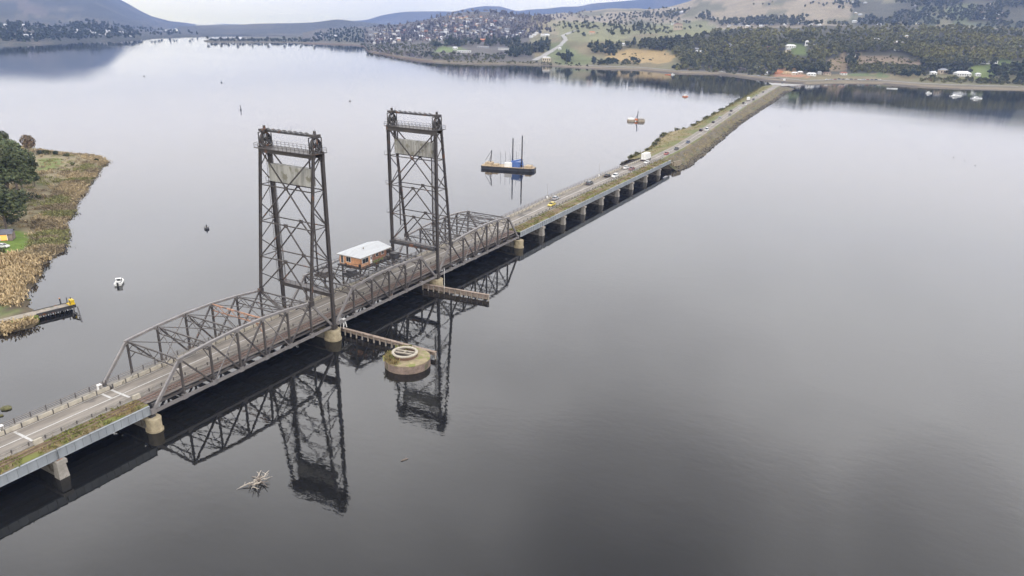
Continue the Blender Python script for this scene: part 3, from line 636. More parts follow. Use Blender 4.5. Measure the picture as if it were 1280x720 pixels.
# ---- trusses
def laced(mb, p, q, w, h, side, n, mi=0, t=.14):
    p = Vector(p); q = Vector(q); sd_ = Vector(side).normalized() * (w / 2)
    mb.bar(p - sd_, q - sd_, t, h, mi); mb.bar(p + sd_, q + sd_, t, h, mi)
    for k in range(n):
        a, b = p.lerp(q, k / n), p.lerp(q, (k + 1) / n); s_ = 1 if k % 2 else -1
        mb.bar(a - sd_ * s_, b + sd_ * s_, .07, .09, mi)
def truss(root, n, pn, hs, z0, lift=False):
    L = n * pn; top = [None] + [(i * pn, z0 + hs[i - 1]) for i in range(1, n)]
    for y in (0, WT):
        s_ = -1 if y == 0 else 1
        b = MB(); b.bar((0, y, z0), (L, y, z0), .55, .62)
        for i in range(n + 1): b.box(i * pn - .55, i * pn + .55, y - .33, y + .33, z0 - .42, z0 + .75)
        b.build('bottom_chord', m_chord, root)
        b = MB()
        for i in range(1, n - 1):
            (x0, a), (x1, c) = top[i], top[i + 1]; b.bar((x0 - .1, y, a), (x1 + .1, y, c), .62, .55)
        for i in range(1, n): b.box(top[i][0] - .5, top[i][0] + .5, y - .34, y + .34, top[i][1] - .75, top[i][1] + .22)
        b.build('top_chord', m_chord, root)
        for i, e in ((1, 0), (n - 1, n)):
            b = MB(); b.bar((e * pn, y, z0 + .1), (top[i][0], y, top[i][1]), .6, .5, up=(0, 1, 0)); b.build('end_post', m_chord, root)
        for i in range(1, n):
            b = MB(); laced(b, (i * pn, y, z0), (i * pn, y, top[i][1]), .34, .34, (0, 1, 0), 9, t=.16); b.build('vertical', m_steel, root)
        for i in range(1, n):
            if i < n / 2: d = [(i, i + 1)]
            elif i > n / 2: d = [(i, i - 1)]
            else: d = []
            for a, c in d:
                b = MB(); b.bar((a * pn, y, top[a][1]), (c * pn, y, z0), .34, .36, up=(0, 1, 0)); b.build('diagonal', m_steel, root)
        for a, c in ([(n // 2, n // 2 + 1), (n // 2 + 1, n // 2)][:0] if n % 2 else [(n // 2, n // 2 - 1), (n // 2, n // 2 + 1)]):
            b = MB(); b.bar((a * pn, y, top[a][1]), (c * pn, y, z0), .26, .26, up=(0, 1, 0)); b.build('diagonal', m_steel, root)
        if n % 2:
            for a, c in ((n // 2 - 1 + 1, n // 2 - 1), (n // 2 + 1, n // 2 + 2)):
                b = MB(); b.bar((a * pn, y + .12 * s_, top[a][1]), (c * pn, y + .12 * s_, z0), .2, .2, up=(0, 1, 0)); b.build('counter_diagonal', m_chord, root)
    # sway frames and lateral bracing between the two trusses
    for i in range(1, n):
        x, zt = top[i]; end = i in (1, n - 1); dp = 2.1 if end else 1.7
        b = MB(); b.bar((x, .3, zt - .1), (x, WT - .3, zt - .1), .3, .3); b.bar((x, .3, zt - dp), (x, WT - .3, zt - dp), .22, .22)
        k = 8
        for j in range(k):
            y0, y1 = .3 + (WT - .6) * j / k, .3 + (WT - .6) * (j + 1) / k; za, zb = (zt - .1, zt - dp) if j % 2 else (zt - dp, zt - .1); b.bar((x, y0, za), (x, y1, zb), .12, .12)
        for y, sg in ((.3, 1), (WT - .3, -1)): b.bar((x, y, zt - dp - 2.0), (x, y + sg * 2.2, zt - dp), .16, .16)
        b.build('portal_frame' if end else 'sway_frame', m_rusty if (not lift and i == 4 and root['pick'] == 1) else m_steel, root)
    b = MB()
    for i in range(1, n - 1):
        (x0, a), (x1, c) = top[i], top[i + 1]; b.bar((x0, .3, a - .05), (x1, WT - .3, c - .05), .16, .16); b.bar((x0, WT - .3, a - .12), (x1, .3, c - .12), .16, .16)
    b.build('top_bracing', m_steel, root)
    for i in range(n + 1):
        b = MB(); x = min(max(i * pn, .4), L - .4); b.box(x - .2, x + .2, .35, WT - .35, z0 - .2, z0 + 1.1); b.build('floor_beam', m_dark, root)
    b = MB()
    for y in (1.6, 3.2, 5.3, 7.6, 10, 12.3, 14.4): b.box(.1, L - .1, y - .12, y + .12, z0 + 1.1, z0 + 1.6)
    b.build('stringers', m_dark, root)
    b = MB(); zt = zd(root.location.x) - .11
    b.box(.1, L - .1, 4.3, 15.3, zt - .2, zt); b.box(.1, L - .1, .85, 4.25, zt - .12, zt + .03); b.build('deck_slab', m_under, root)
    b = MB(); b.box(.1, L - .1, 12.75, 15.3, zt, zt + .22); b.build('footpath_slab', m_foot, root)
    b = MB()                                                       # service walkway and pipe outside the track
    b.box(.3, L - .3, .42, .72, zt - .55, zt - .42)
    b.build('service_walkway', m_steel, root); b = MB(); b.tube((.2, .55, zt - .75), (L - .2, .55, zt - .75), .16); b.build('service_pipe', m_steel, root)
HS = [8.85, 9.65, 10.1, 10.15, 9.7, 8.9]
t = thing('truss_span', 'grey camelback steel truss span at left, before the near lift tower', 'truss span', (SA, 0, 0), 0, 'fixed truss spans'); t['pick'] = 1; truss(t, 7, PN, HS, ZB); del t['pick']
t = thing('truss_span', 'grey camelback steel truss span between far lift tower and viaduct', 'truss span', (SC_, 0, 0), 0, 'fixed truss spans'); t['pick'] = 0; truss(t, 7, PN, [8.8, 9.6, 10.15, 10.35, 10.1, 9.3], ZB + .05); del t['pick']
lift = thing('lift_span', 'lower steel lifting truss span between the towers, carrying the cabin', 'lift span', (SB + 1.0, 0, 0)); PL = (SC_ - SB - 2.0) / 6
truss(lift, 6, PL, [8.3, 8.95, 9.2, 8.95, 8.6], ZB, lift=True)
b = MB()                                                           # walkways and operating ropes lying on the top chords
for y in (1.0, WT - 1.0):
    b.box(PL, 5 * PL, y - .4, y + .4, ZB + 9.35, ZB + 9.43)
    for k in range(18): x = PL + 4 * PL * k / 17; b.box(x - .04, x + .04, y - .43, y - .36, ZB + 9.43, ZB + 10.5)
    b.bar((PL, y - .4, ZB + 10.5), (5 * PL, y - .4, ZB + 10.5), .06, .06)
for x in (.35, 6 * PL - .35): b.bar((x, 0, ZB + 9.0), (x, WT, ZB + 9.0), .5, .9)
b.build('top_walkway', m_dark, lift)
for k, (a, c, e, g) in enumerate(((7, 11, 9.4, 2.3), (12, 15, 9.4, 2.0), (26.5, 30, 10.0, 2.5), (31, 34, 9.3, 2.0), (34.8, 36.8, 9.3, 3.0))):
    b = MB(); y0 = 4.0 if k % 2 else 9.5; b.box(a, c, y0, y0 + g + 1.5, ZB + 9.1, ZB + 9.9); b.box(a + .4, c - .5, y0 + .3, y0 + g, ZB + 9.9, ZB + 10.7); b.tube((a + .5, y0 + g + .2, ZB + 10.3), (c - .3, y0 + g + .2, ZB + 10.3), .45, n=10); b.build('winch_machinery', m_dark if k % 2 else m_steel, lift)
for k in range(6):
    b = MB(); x = random.uniform(8, 38); b.tube((x, random.uniform(2, 15), ZB + 9), (x, random.uniform(2, 15), ZB + 11.6), .06); b.box(x - .25, x + .25, 3 + k * 2.1, 3.4 + k * 2.1, ZB + 9.3, ZB + 10.2); b.build('machinery_post', m_dark, lift)

# ---- operator's cabin on the lift span
cb = thing('control_cabin', 'orange brown timber cabin with white roof on top of lift span', 'cabin', (151.2, 7.0, 13.2))
b = MB(); b.box(-.9, 14.3, -1.1, 8.2, -.45, -.003); b.build('platform', m_dark, cb)
def wallset(x0, x1, y0, y1, h):
    b = MB(); b.box(x0, x1, y0, y1, 0, h); return b
wallset(0, 4.9, 0, 8.0, 2.95).build('front_room', m_clad, cb)
wallset(4.9, 12.6, .9, 8.0, 2.9).build('rear_room', M('weathered cladding', (.33, .17, .11), .7, var=.3, scale=1.5, spot=((.25, .2, .18), .8, .55)), cb)
r_ = MB(); x0, x1, y0, y1, ze, zr = -.75, 13.3, -.65, 8.65, 2.96, 4.25; yr = 4.0
A_, B_, C_, D_, E_, G_ = (x0, y0, ze), (x1, y0, ze), (x1, y1, ze), (x0, y1, ze), (x0 + 3.6, yr, zr), (x1 - .4, yr, zr)
for f in ((A_, B_, G_, E_), (C_, D_, E_, G_), (D_, A_, E_), (B_, C_, G_)): r_.face(f)
r_.face([(x0, y0, ze - .02), (x0, y1, ze - .02), (x1, y1, ze - .02), (x1, y0, ze - .02)]); roof = r_.build('roof', m_roofw, cb)
b = MB(); b.box(x0 - .06, x1 + .06, y0 - .08, y0 - .003, ze - .2, ze + .03); b.box(x0 - .08, x0 - .003, y0, y1, ze - .2, ze + .03); b.build('gutter', m_galv, roof)
b = MB(); b.tube((4.6, 2.8, 3.7), (4.6, 2.8, 4.5), .18); b.build('vent', m_galv, roof)
def win(x, y, z, w_, h_, ax):
    f = MB(); g = MB(); m_ = .12
    if ax == 'y':
        f.box(x - w_ / 2 - m_, x + w_ / 2 + m_, y - .06, y - .003, z - m_, z + h_ + m_); g.box(x - w_ / 2, x - .04, y - .09, y - .063, z, z + h_); g.box(x + .04, x + w_ / 2, y - .09, y - .063, z, z + h_)
    else:
        f.box(x - .06, x - .003, y - w_ / 2 - m_, y + w_ / 2 + m_, z - m_, z + h_ + m_); g.box(x - .09, x - .063, y - w_ / 2, y - .04, z, z + h_); g.box(x - .09, x - .063, y + .04, y + w_ / 2, z, z + h_)
    fo = f.build('window', m_trim, cb); g.build('pane', m_glass, fo)
win(1.9, 0, 1.0, 2.6, 1.3, 'y'); win(0, 4.6, 1.0, 1.6, 1.4, 'x'); win(0, 7.0, .3, .8, 2.2, 'x'); win(8.2, .9, 1.2, 1.0, 1.1, 'y'); win(10.8, .9, 1.2, 1.0, 1.1, 'y')
b = MB(); b.box(4.0, 4.85, -.07, -.003, .1, 2.4); d_ = b.build('door', m_trim, cb); b = MB(); b.box(4.2, 4.65, -.1, -.073, 1.3, 2.1); b.build('pane', m_glass, d_)
b = MB()
for k in range(12): b.box(-.85 + k * 1.35, -.79 + k * 1.35, -1.05, -.99, 0, 1.05)
for h in (.55, 1.05): b.bar((-.85, -1.02, h), (14.2, -1.02, h), .05, .05)
b.build('railing', m_galv, cb)
b = MB()
for k in range(9): b.tube((5.2 + k * .5, -.4, .02), (5.25 + k * .5, -.35 + .1 * (k % 2), .5 + .2 * (k % 3)), .14, .22, 6)
b.build('planter', m_moss, cb)

# ---- lift towers
def tower(s0, dr, label, yo):
    t = thing('lift_tower', label, 'lift tower', (s0, yo, 0), 0, 'lift bridge towers'); ZT = 50.0; YN, YF = -.55, WT - .25
    xb0, xb1, zb0 = dr * 7.45, dr * 2.9, ZB + 8.9
    def rear(z): f = (z - zb0) / (ZT - zb0); return xb0 + (xb1 - xb0) * f
    for y in (YN, YF):
        b = MB(); laced(b, (0, y, 3.3), (0, y, ZT), .62, .75, (0, 1, 0), 34, t=.2); b.box(-.7, .7, y - .6, y + .6, 3.25, 4.4); b.build('front_leg', m_tower, t)
        b = MB(); laced(b, (xb0, y, zb0), (xb1, y, ZT), .5, .55, (0, 1, 0), 30, t=.18); b.box(xb0 - .6, xb0 + .6, y - .5, y + .5, zb0 - .6, zb0 + .7); b.build('rear_leg', m_tower, t)
    LV = [13.2, 22.0, 31.2, 40.5, 49.2]
    for z in LV[1:4]:
        for fx in (lambda z: 0.0, rear):
            b = MB(); b.bar((fx(z), YN, z), (fx(z), YF, z), .26, .26); b.box(fx(z) - .15, fx(z) + .15, (YN + YF) / 2 - .55, (YN + YF) / 2 + .55, z - .55, z + .4); b.build('cross_strut', m_tower, t)
        for y in (YN, YF):
            b = MB(); b.bar((0, y, z), (rear(z), y, z), .2, .2); b.build('side_strut', m_tower, t)
    ym = (YN + YF) / 2
    for fx in (lambda z: 0.0, rear):
        for k in range(4):
            a, c = LV[k], LV[k + 1]; zlo, zhi = (a, c)
            for y in (YN, YF):
                b = MB()
                if k == 3: b.bar((fx(a), ym, a), (fx(c), y, c), .26, .3)       # V under the head
                else: b.bar((fx(c), ym, c), (fx(a), y, a), .26, .3)            # inverted V below
                b.build('diagonal_brace', m_tower, t)
    for y in (YN, YF):
        for k in range(4):
            a, c = LV[k], LV[k + 1]; mid = (a + c) / 2
            b = MB(); b.bar((0, y, a), (rear(mid), y, mid), .18, .2); b.bar((rear(mid), y, mid), (0, y, c), .18, .2); b.build('side_brace', m_tower, t)
    b = MB(); b.box(-.3, .3, YN, YF, 12.2, 13.35); b.box(-.9, .9, YN - .3, YF + .3, 13.35, 13.45)
    for k in range(10): y = YN + (YF - YN) * k / 9; b.box(-.85, -.8, y - .04, y + .04, 13.45, 14.5)
    b.bar((-.82, YN, 14.5), (-.82, YF, 14.5), .05, .05); b.build('portal_beam', m_tower, t)
    b = MB(); b.box(-.35, .35, YN - .5, YF + .5, 48.3, 49.6); b.box(xb1 - .3, xb1 + .3, YN - .4, YF + .4, 48.5, 49.6); b.build('head_beam', m_tower, t)
    xa, xc = (-.9, 4.2) if dr > 0 else (-4.2, .9)
    b = MB(); b.box(xa, xc, YN - .9, YF + .9, 49.6, 49.75); b.build('machinery_platform', m_tower, t)
    b = MB()
    for x in (xa + .1, xc - .1):
        for k in range(15): y = YN - .8 + (YF - YN + 1.6) * k / 14; b.box(x - .04, x + .04, y - .04, y + .04, 49.75, 50.9)
        for h in (50.35, 50.9): b.bar((x, YN - .8, h), (x, YF + .8, h), .06, .06)
    for y in (YN - .8, YF + .8):
        for h in (50.35, 50.9): b.bar((xa + .1, y, h), (xc - .1, y, h), .06, .06)
    b.build('platform_railing', m_tower, t)
    xm = dr * 1.5
    for y in (YN + .5, YF - .5):
        w_ = MB(); n = 20; R_, r2 = 1.75, 1.45
        for k in range(n):
            a0, a1 = 2 * math.pi * k / n, 2 * math.pi * (k + 1) / n
            q = lambda r, a, yy: (xm + r * math.cos(a), y + yy, 51.6 + r * math.sin(a))
            w_.hexa([q(r2, a0, -.28), q(R_, a0, -.28), q(R_, a1, -.28), q(r2, a1, -.28), q(r2, a0, .28), q(R_, a0, .28), q(R_, a1, .28), q(r2, a1, .28)])
        for k in range(8): a = math.pi * k / 4; w_.bar((xm, y, 51.6), (xm + 1.5 * math.cos(a), y, 51.6 + 1.5 * math.sin(a)), .16, .2)
        w_.tube((xm, y - .5, 51.6), (xm, y + .5, 51.6), .3, n=10); w_.build('sheave_wheel', m_dark, t)
        b = MB()
        for yy in (y - .6, y + .6):
            b.bar((xm - 1.5, yy, 49.75), (xm, yy, 51.6), .2, .22); b.bar((xm + 1.5, yy, 49.75), (xm, yy, 51.6), .2, .22); b.bar((xm, yy, 51.6), (xm, yy, 53.6), .25, .25); b.bar((xm - 1.6, yy, 53.4), (xm + 1.6, yy, 53.4), .2, .2)
            b.bar((xm - 1.5, yy, 49.8), (xm - 1.5, yy, 53.4), .2, .2); b.bar((xm + 1.5, yy, 49.8), (xm + 1.5, yy, 53.4), .2, .2)
        b.box(xm - 1.0, xm + 1.0, y - 1.0, y + 1.0, 53.6, 54.2); b.box(xm - .2, xm + .2, y - .3, y + .3, 54.2, 55.0); b.build('sheave_frame', m_tower, t)
    b = MB(); b.bar((xm, YN + .9, 53.75), (xm, YF - .9, 53.75), .7, .5)
    for k in range(8): y = YN + 2.2 + k * 1.85; b.bar((xm - .1, y, 54.0), (xm - .1, y + 1.1, 54.4), .8, .12)
    b.build('top_beam', m_dark, t)
    b = MB(); b.box(dr * .75, dr * 2.45, 1.5, WT - 2.0, 41.35, 45.7)
    cwo = b.build('counterweight', m_cw, t); b = MB()
    for k in range(14): y = 1.9 + k * 1.05; b.box(dr * .75 - dr * .09, dr * .75 - dr * .003, y - .07, y + .07, 41.4, 45.6)
    b.bar((dr * .72, 1.5, 42.6), (dr * .72, WT - 2, 42.6), .1, .1); b.build('rib', m_galv, cwo)
    b = MB()
    for y in (YN + .5, YF - .5):
        for k in (-.2, 0, .2): b.tube((xm - dr * 1.7, y + k, 51.6), (-dr * .95, y + k, 13.3), .045, n=5); b.tube((xm + dr * .3 + dr * .5, y + k, 51.6), (dr * 1.6, (y + (1.2 if y < 5 else -1.2)) + k, 45.7), .05, n=5)
    b.build('lifting_ropes', m_tower, t)
    b = MB()                                                       # caged ladder with landings on the far side of the tower
    for k in range(2): b.bar((dr * .6 + k * .5, YF + .75, 13), (dr * .6 + k * .5, YF + .75, 49.6), .07, .07)
    for k in range(70): z = 13.3 + k * .52; b.bar((dr * .6, YF + .75, z), (dr * .6 + .5, YF + .75, z), .05, .05)
    for z in (22, 31.2, 40.5): b.box(dr * .2 - .4, dr * .2 + 1.4, YF + .3, YF + 1.7, z, z + .1); b.bar((dr * .2 + 1.35, YF + 1.65, z), (dr * .2 + 1.35, YF + 1.65, z + 1.1), .06, .06); b.bar((dr * .2 - .35, YF + 1.65, z), (dr * .2 - .35, YF + 1.65, z + 1.1), .06, .06); b.bar((dr * .2 - .35, YF + 1.65, z + 1.1), (dr * .2 + 1.35, YF + 1.65, z + 1.1), .06, .06)
    b.build('ladder', m_tower, t)
    for y in (2.2, WT - 2.6):                                      # guide rails for the counterweight
        b = MB(); b.bar((dr * 1.6, y, 18.0), (dr * 1.6, y, 49.5), .3, .28); b.build('guide_rail', m_tower, t)
    b = MB()
    for k in range(3): y = YN + .3 + k * 7.8; b.tube((xm, y, 54.2), (xm, y, 55.6), .03, n=5)
    b.build('lightning_rod', m_dark, t)
tower(SB, -1, 'dark steel lift tower on left, nearer tower with pale counterweight', 0.)
tower(SC_, 1, 'dark steel lift tower beyond the cabin, farther tower with pale counterweight', .35)

# ---- timber fenders and the old round pier
def fender(s, y0, y1, slope, label, planks, z1):
    t = thing('fender_wall', label, 'timber fender', (s, y0, 0), 0, 'timber fenders beside the piers'); L = y1 - y0
    b = MB()
    for k in range(planks): z = z1 - .3 - k * .5; b.bar((0, 0, z), (slope, L, z), .22, .42)
    b.bar((-.1, 0, z1 + .02), (slope - .1, L, z1 + .02), .9, .14); b.build('planking', m_timber, t)
    n = int(abs(L) / 1.9)
    pm = MB(); pm.tube((0, 0, -2), (0, 0, z1 - .2), .2, n=8); p0 = pm.build('pile', m_pile, t)
    for k in range(n + 1):
        o = p0 if k == 0 else p0.copy()
        if k: COL.objects.link(o)
        o.location = (slope * k / n - .42, L * k / n, 0)
    return t
fender(135.0, 1.2, -30.0, .7, 'long low timber fender on piles behind the round pier', 2, 1.75)
t2 = fender(175.0, 2.6, -20.2, 2.6, 'shorter plank fender jutting from the far tower pier', 3, 1.9)
b = MB(); b.tube((.2, -17.9 + 10, 1.8), (.25, -7.9, 8.6), .07, n=6); b.build('marker_pole', m_trim, t2)
t = thing('pylon_stand', 'pale steel stand at inner end of the long timber fender', 'stand', (135.2, .2, 1.85)); b = MB()
for q in ((-.6, -.6), (.6, -.6), (.6, .6), (-.6, .6)): b.bar((q[0], q[1], 0), (q[0] * .5, q[1] * .5, 2.4), .16, .16)
b.box(-.5, .5, -.5, .5, 2.4, 2.55); b.bar((-.5, -.55, .5), (.4, -.4, 1.9), .1, .1); b.build('stand_frame', m_trim, t)
t = thing('round_pier', 'old round stone swing bridge pier with ring and weeds on top', 'round pier', (129.2, -25.9, 0))
def circ(r, n=28, sx=1.): return [(r * math.cos(2 * math.pi * k / n) * sx, r * math.sin(2 * math.pi * k / n)) for k in range(n)]
b = MB(); b.prism(circ(5.75), -2, 1.9, top=circ(5.6)); b.build('pier_drum', M('old masonry', (.22, .165, .135), .9, var=.35, scale=1.2, bump=.06, spot=((.12, .11, .07), .6, .55)), t)
b = MB(); b.prism(circ(5.62), 1.9, 2.1); b.build('pier_top', M('pier top', (.31, .255, .16), .95, var=.3, scale=.6, spot=((.22, .23, .08), .4, .55)), t)
rg = MB(); n = 28
for k in range(n):
    a0, a1 = 2 * math.pi * k / n, 2 * math.pi * (k + 1) / n
    for (r0, r1, z0, z1, mi) in ((2.75, 3.15, 2.1, 2.85, 1), (2.62, 3.25, 2.853, 3.15, 0)):
        q = lambda r, a, z: (.3 + r * math.cos(a), 1.0 + r * math.sin(a), z)
        rg.hexa([q(r0, a0, z0), q(r1, a0, z0), q(r1, a1, z0), q(r0, a1, z0), q(r0, a0, z1), q(r1, a0, z1), q(r1, a1, z1), q(r0, a1, z1)], mi)
rg.build('turntable_ring', [M('ring concrete', (.43, .39, .32), .8, var=.2, scale=1.5), M('ring base', (.14, .085, .06), .9)], t)
b = MB()
for o_ in (-.65, .65): b.bar((.3 + o_ - .55, 1.0 + 2.55, 2.98), (.3 + o_ + .55, 1.0 - 2.55, 2.98), .34, .3)
b.bar((.3 - .5, 1.0 - .1, 2.98), (.3 + .5, 1.0 + .1, 2.98), .4, .28); b.build('ring_beam', M('ring beam', (.37, .33, .27), .85), t)
b = MB(); b.prism([(x + .3, y + 1.0) for x, y in circ(2.7)], 2.1, 2.13); b.build('ring_pit', M('pit', (.06, .05, .045), .95), t)
sp = []
for _ in range(110):
    a = random.choice([random.gauss(2.1, .3), random.gauss(2.1, .3), random.gauss(2.85, .18), random.gauss(.75, .2)]); r = random.uniform(3.7, 5.5); sp.append((129.2 + r * math.cos(a), -25.9 + r * math.sin(a), 2.1, random.uniform(.7, 1.6)))
wd = tufts('weeds', sp, m_weed, 8, (.3, .7), .12, .25); wd.parent = t; wd.matrix_parent_inverse = Matrix.Translation((-129.2, 25.9, 0))
# ================================================================ TREES
def leafmat(name, col, var=.35): return M(name, col, .75, var=var, scale=.25, attr='tint', spec=.25)
m_gum = leafmat('eucalypt leaves', (.074, .081, .041)); m_near = leafmat('grove leaves', (.088, .104, .048)); m_pine = leafmat('dark pine leaves', (.042, .055, .032)); m_bush = leafmat('bush leaves', (.095, .10, .045)); m_grey = leafmat('bare winter crown', (.15, .138, .135))
m_reed = leafmat('dry reeds', (.40, .325, .205), .3); m_scrub = leafmat('brown scrub', (.20, .15, .095))
m_bark = M('bark', (.17, .14, .12), .9, var=.4, scale=2)
def crown_quads(lobes, n, size, flat=.7, seed=0):
    """leaf clumps spread through the volume of several ragged lobes: (x, y, z, rx, ry, rz)"""
    g = np.random.default_rng(seed); V = []; C = []
    vol = np.array([l[3] * l[4] * l[5] for l in lobes]) ** .7; vol /= vol.sum()
    for li, l in enumerate(lobes):
        k = max(3, int(n * vol[li])); d = g.normal(size=(k, 3)); d /= np.linalg.norm(d, axis=1)[:, None]
        r = g.uniform(.45, 1.05, k) ** .6; c = np.array(l[:3]) + d * r[:, None] * np.array(l[3:6]); lt = g.uniform(.75, 1.25)
        nn = d * .8 + g.normal(size=(k, 3)) * .6; nn[:, 2] += .35; nn /= np.linalg.norm(nn, axis=1)[:, None]
        a = np.cross(nn, g.normal(size=(k, 3))); a /= np.linalg.norm(a, axis=1)[:, None]; b = np.cross(nn, a); s = size * g.uniform(.55, 1.3, k)[:, None]
        q = np.stack([c - a * s - b * s * flat, c + a * s * .8 - b * s * flat * .6, c + a * s + b * s * flat, c - a * s * .7 + b * s * flat * .8], 1); V.append(q.reshape(-1, 3))
        t_ = (lt * g.uniform(.7, 1.35, k))[:, None] * np.array([1, 1, 1]) * np.stack([g.uniform(.9, 1.12, k), np.ones(k), g.uniform(.85, 1.1, k)], 1)
        C.append(np.repeat(np.concatenate([t_, np.ones((k, 1))], 1), 4, 0))
    return np.concatenate(V), np.concatenate(C)
def lobes_for(kind, h, g):
    L = []
    if kind == 'gum':
        for k in range(9): a = g.uniform(0, 6.28); r = h * g.uniform(.05, .30); z = h * g.uniform(.42, .9); L.append((r * math.cos(a), r * math.sin(a), z, h * g.uniform(.11, .19), h * g.uniform(.11, .19), h * g.uniform(.08, .14)))
        L.append((0, 0, h * .88, h * .15, h * .15, h * .12)); L.append((0, 0, h * .6, h * .2, h * .2, h * .18))
    elif kind == 'pine':
        for k in range(8): f = k / 7; a = g.uniform(0, 6.28); r = h * .06 * (1 - f); L.append((r * math.cos(a), r * math.sin(a), h * (.14 + .8 * f), h * (.22 - .16 * f), h * (.22 - .16 * f), h * .10))
    elif kind == 'round':
        for k in range(8): a = g.uniform(0, 6.28); r = h * g.uniform(.1, .34); L.append((r * math.cos(a), r * math.sin(a), h * g.uniform(.35, .75), h * g.uniform(.15, .24), h * g.uniform(.15, .24), h * g.uniform(.14, .2)))
        L.append((0, 0, h * .62, h * .26, h * .26, h * .27))
    else:
        for k in range(7): a = g.uniform(0, 6.28); r = h * g.uniform(.1, .6); L.append((r * math.cos(a), r * math.sin(a), h * g.uniform(.3, .6), h * g.uniform(.25, .42), h * g.uniform(.25, .42), h * g.uniform(.25, .38)))
    return L
def make_tree(name, label, cat, kind, h, n, size, mat, seed, group=None, loc=(0, 0, -500)):
    g = np.random.default_rng(seed); t = thing(name, label, cat, loc, 0, group); L = lobes_for(kind, h, g); V, C = crown_quads(L, n, size, seed=seed)
    raw_quads('crown', V, C, mat, t)
    b = MB(); top = h * (.85 if kind != 'bush' else .4); r = h * .022
    pts = [(0, 0, -.6), (h * .01, h * .008, h * .25), (-h * .015, h * .01, h * .55), (0, 0, top)]
    for k in range(3): b.tube(pts[k], pts[k + 1], r * (1.15 - .3 * k), r * (.85 - .3 * k), 6)
    for l in L[:7]: b.tube((0, 0, max(h * .15, l[2] - h * .22)), l[:3], r * .45, r * .15, 5)
    b.build('trunk', m_bark, t); return t
# ---- big trees on the left bank (base point in the photo, height)
NEAR_T = [(2, 262, 27, 'gum', 'tallest dark eucalypt at the left edge, crown rising above the others'), (16, 262, 25, 'gum', 'tall dark eucalypt second from the left edge on the bank'), (30, 247, 23, 'gum', 'spreading dark eucalypt at the right of the bank grove'), (-8, 285, 22, 'gum', 'dark eucalypt half cut by the left edge above the hut'),
          (8, 288, 19, 'round', 'dense dark tree just behind the lit hut'), (22, 240, 24, 'gum', 'broad eucalypt in the middle of the bank grove'), (36, 226, 16, 'round', 'olive green bushy tree at the back of the grove'), (-16, 250, 26, 'gum', 'dark eucalypt outside the left edge of the bank'),
          (44, 234, 9, 'gum', 'small slender tree standing alone right of the grove'), (14, 276, 14, 'round', 'low dark tree in front of the tall eucalypts'), (-22, 300, 18, 'round', 'dark rounded tree beyond the left edge behind the hut'), (-4, 232, 25, 'gum', 'dark tree at the rear left of the grove'), (12, 226, 24, 'gum', 'grey green tree at the rear of the grove')]
for i, (x, y, h, k, lb) in enumerate(NEAR_T):
    p = P(x, y, 2.2); make_tree('gum_tree' if k == 'gum' else 'dense_tree', lb, 'tree', k, h, 2600, .50 if h > 12 else .34, m_near if i % 3 else m_gum, 40 + i, 'trees on the left bank', (p.x, p.y, bank_h(p.x, p.y)))
p = P(36, 192, 1.5); make_tree('brown_tree', 'brown withered tree behind the bank grove', 'tree', 'round', 13, 1100, .5, m_scrub, 77, 'trees on the left bank', (p.x, p.y, 1.2))
SH = [(36, 252, 4.5, 'round dark shrub beneath the slender tree on the bank'), (49, 249, 1.8, 'small dark shrub alone in the dry grass'), (17, 282, 3.5, 'upright dark shrub beside the hut roof'), (90, 207, 2.2, 'dark low shrub near the tip of the left bank'), (52, 195, 3.4, 'low hedge like shrub at the back of the left bank'), (60, 194.5, 3.2, 'green shrub behind the bright grass of the bank'), (70, 194.5, 2.8, 'rear shrub halfway along the bank spit'), (84, 196, 2.4, 'rear olive shrub toward the bank spit tip'), (120, 200, 1.8, 'last dark shrub on the tip of the bank'), (4, 318, 2.4, 'shrub on bright grass in front of the hut')]
for i, (x, y, h, lb) in enumerate(SH):
    p = P(x, y, 1.8); make_tree('shrub', lb, 'shrub', 'bush', h, 420, .25, m_pine if i % 2 == 0 else m_bush, 90 + i, 'shrubs on the left bank', (p.x, p.y, bank_h(p.x, p.y)))
# ---- reeds and scrub on the bank (one mass)
V_, C_ = [], []
def clump(x, y, z, r, h, n, tone):
    c = np.array([x, y, z]) + np.stack([rng.normal(0, r * .5, n), rng.normal(0, r * .5, n), rng.uniform(0, h, n) ** 1.0], 1); a = rng.uniform(0, 6.28, n); tl = rng.uniform(.3, 1.8, n)
    u = np.stack([np.cos(a), np.sin(a), rng.uniform(-.4, .4, n)], 1) * rng.uniform(.10, .24, n)[:, None] * max(1, r * .6); up = np.stack([-np.sin(a) * tl * .6, np.cos(a) * tl * .6, np.ones(n)], 1) * (h * rng.uniform(.15, .34, n))[:, None]
    V_.append(np.stack([c - u - up * .5, c + u - up * .5, c + u * .5 + up, c - u * .5 + up], 1).reshape(-1, 3)); t_ = np.ones((n, 4)); t_[:, :3] = (np.array(tone) * rng.uniform(.7, 1.3, n)[:, None]); C_.append(np.repeat(t_, 4, 0))
bx0, bx1 = min(p[0] for p in BANKW), max(p[0] for p in BANKW); by0, by1 = min(p[1] for p in BANKW), max(p[1] for p in BANKW); cnt = 0
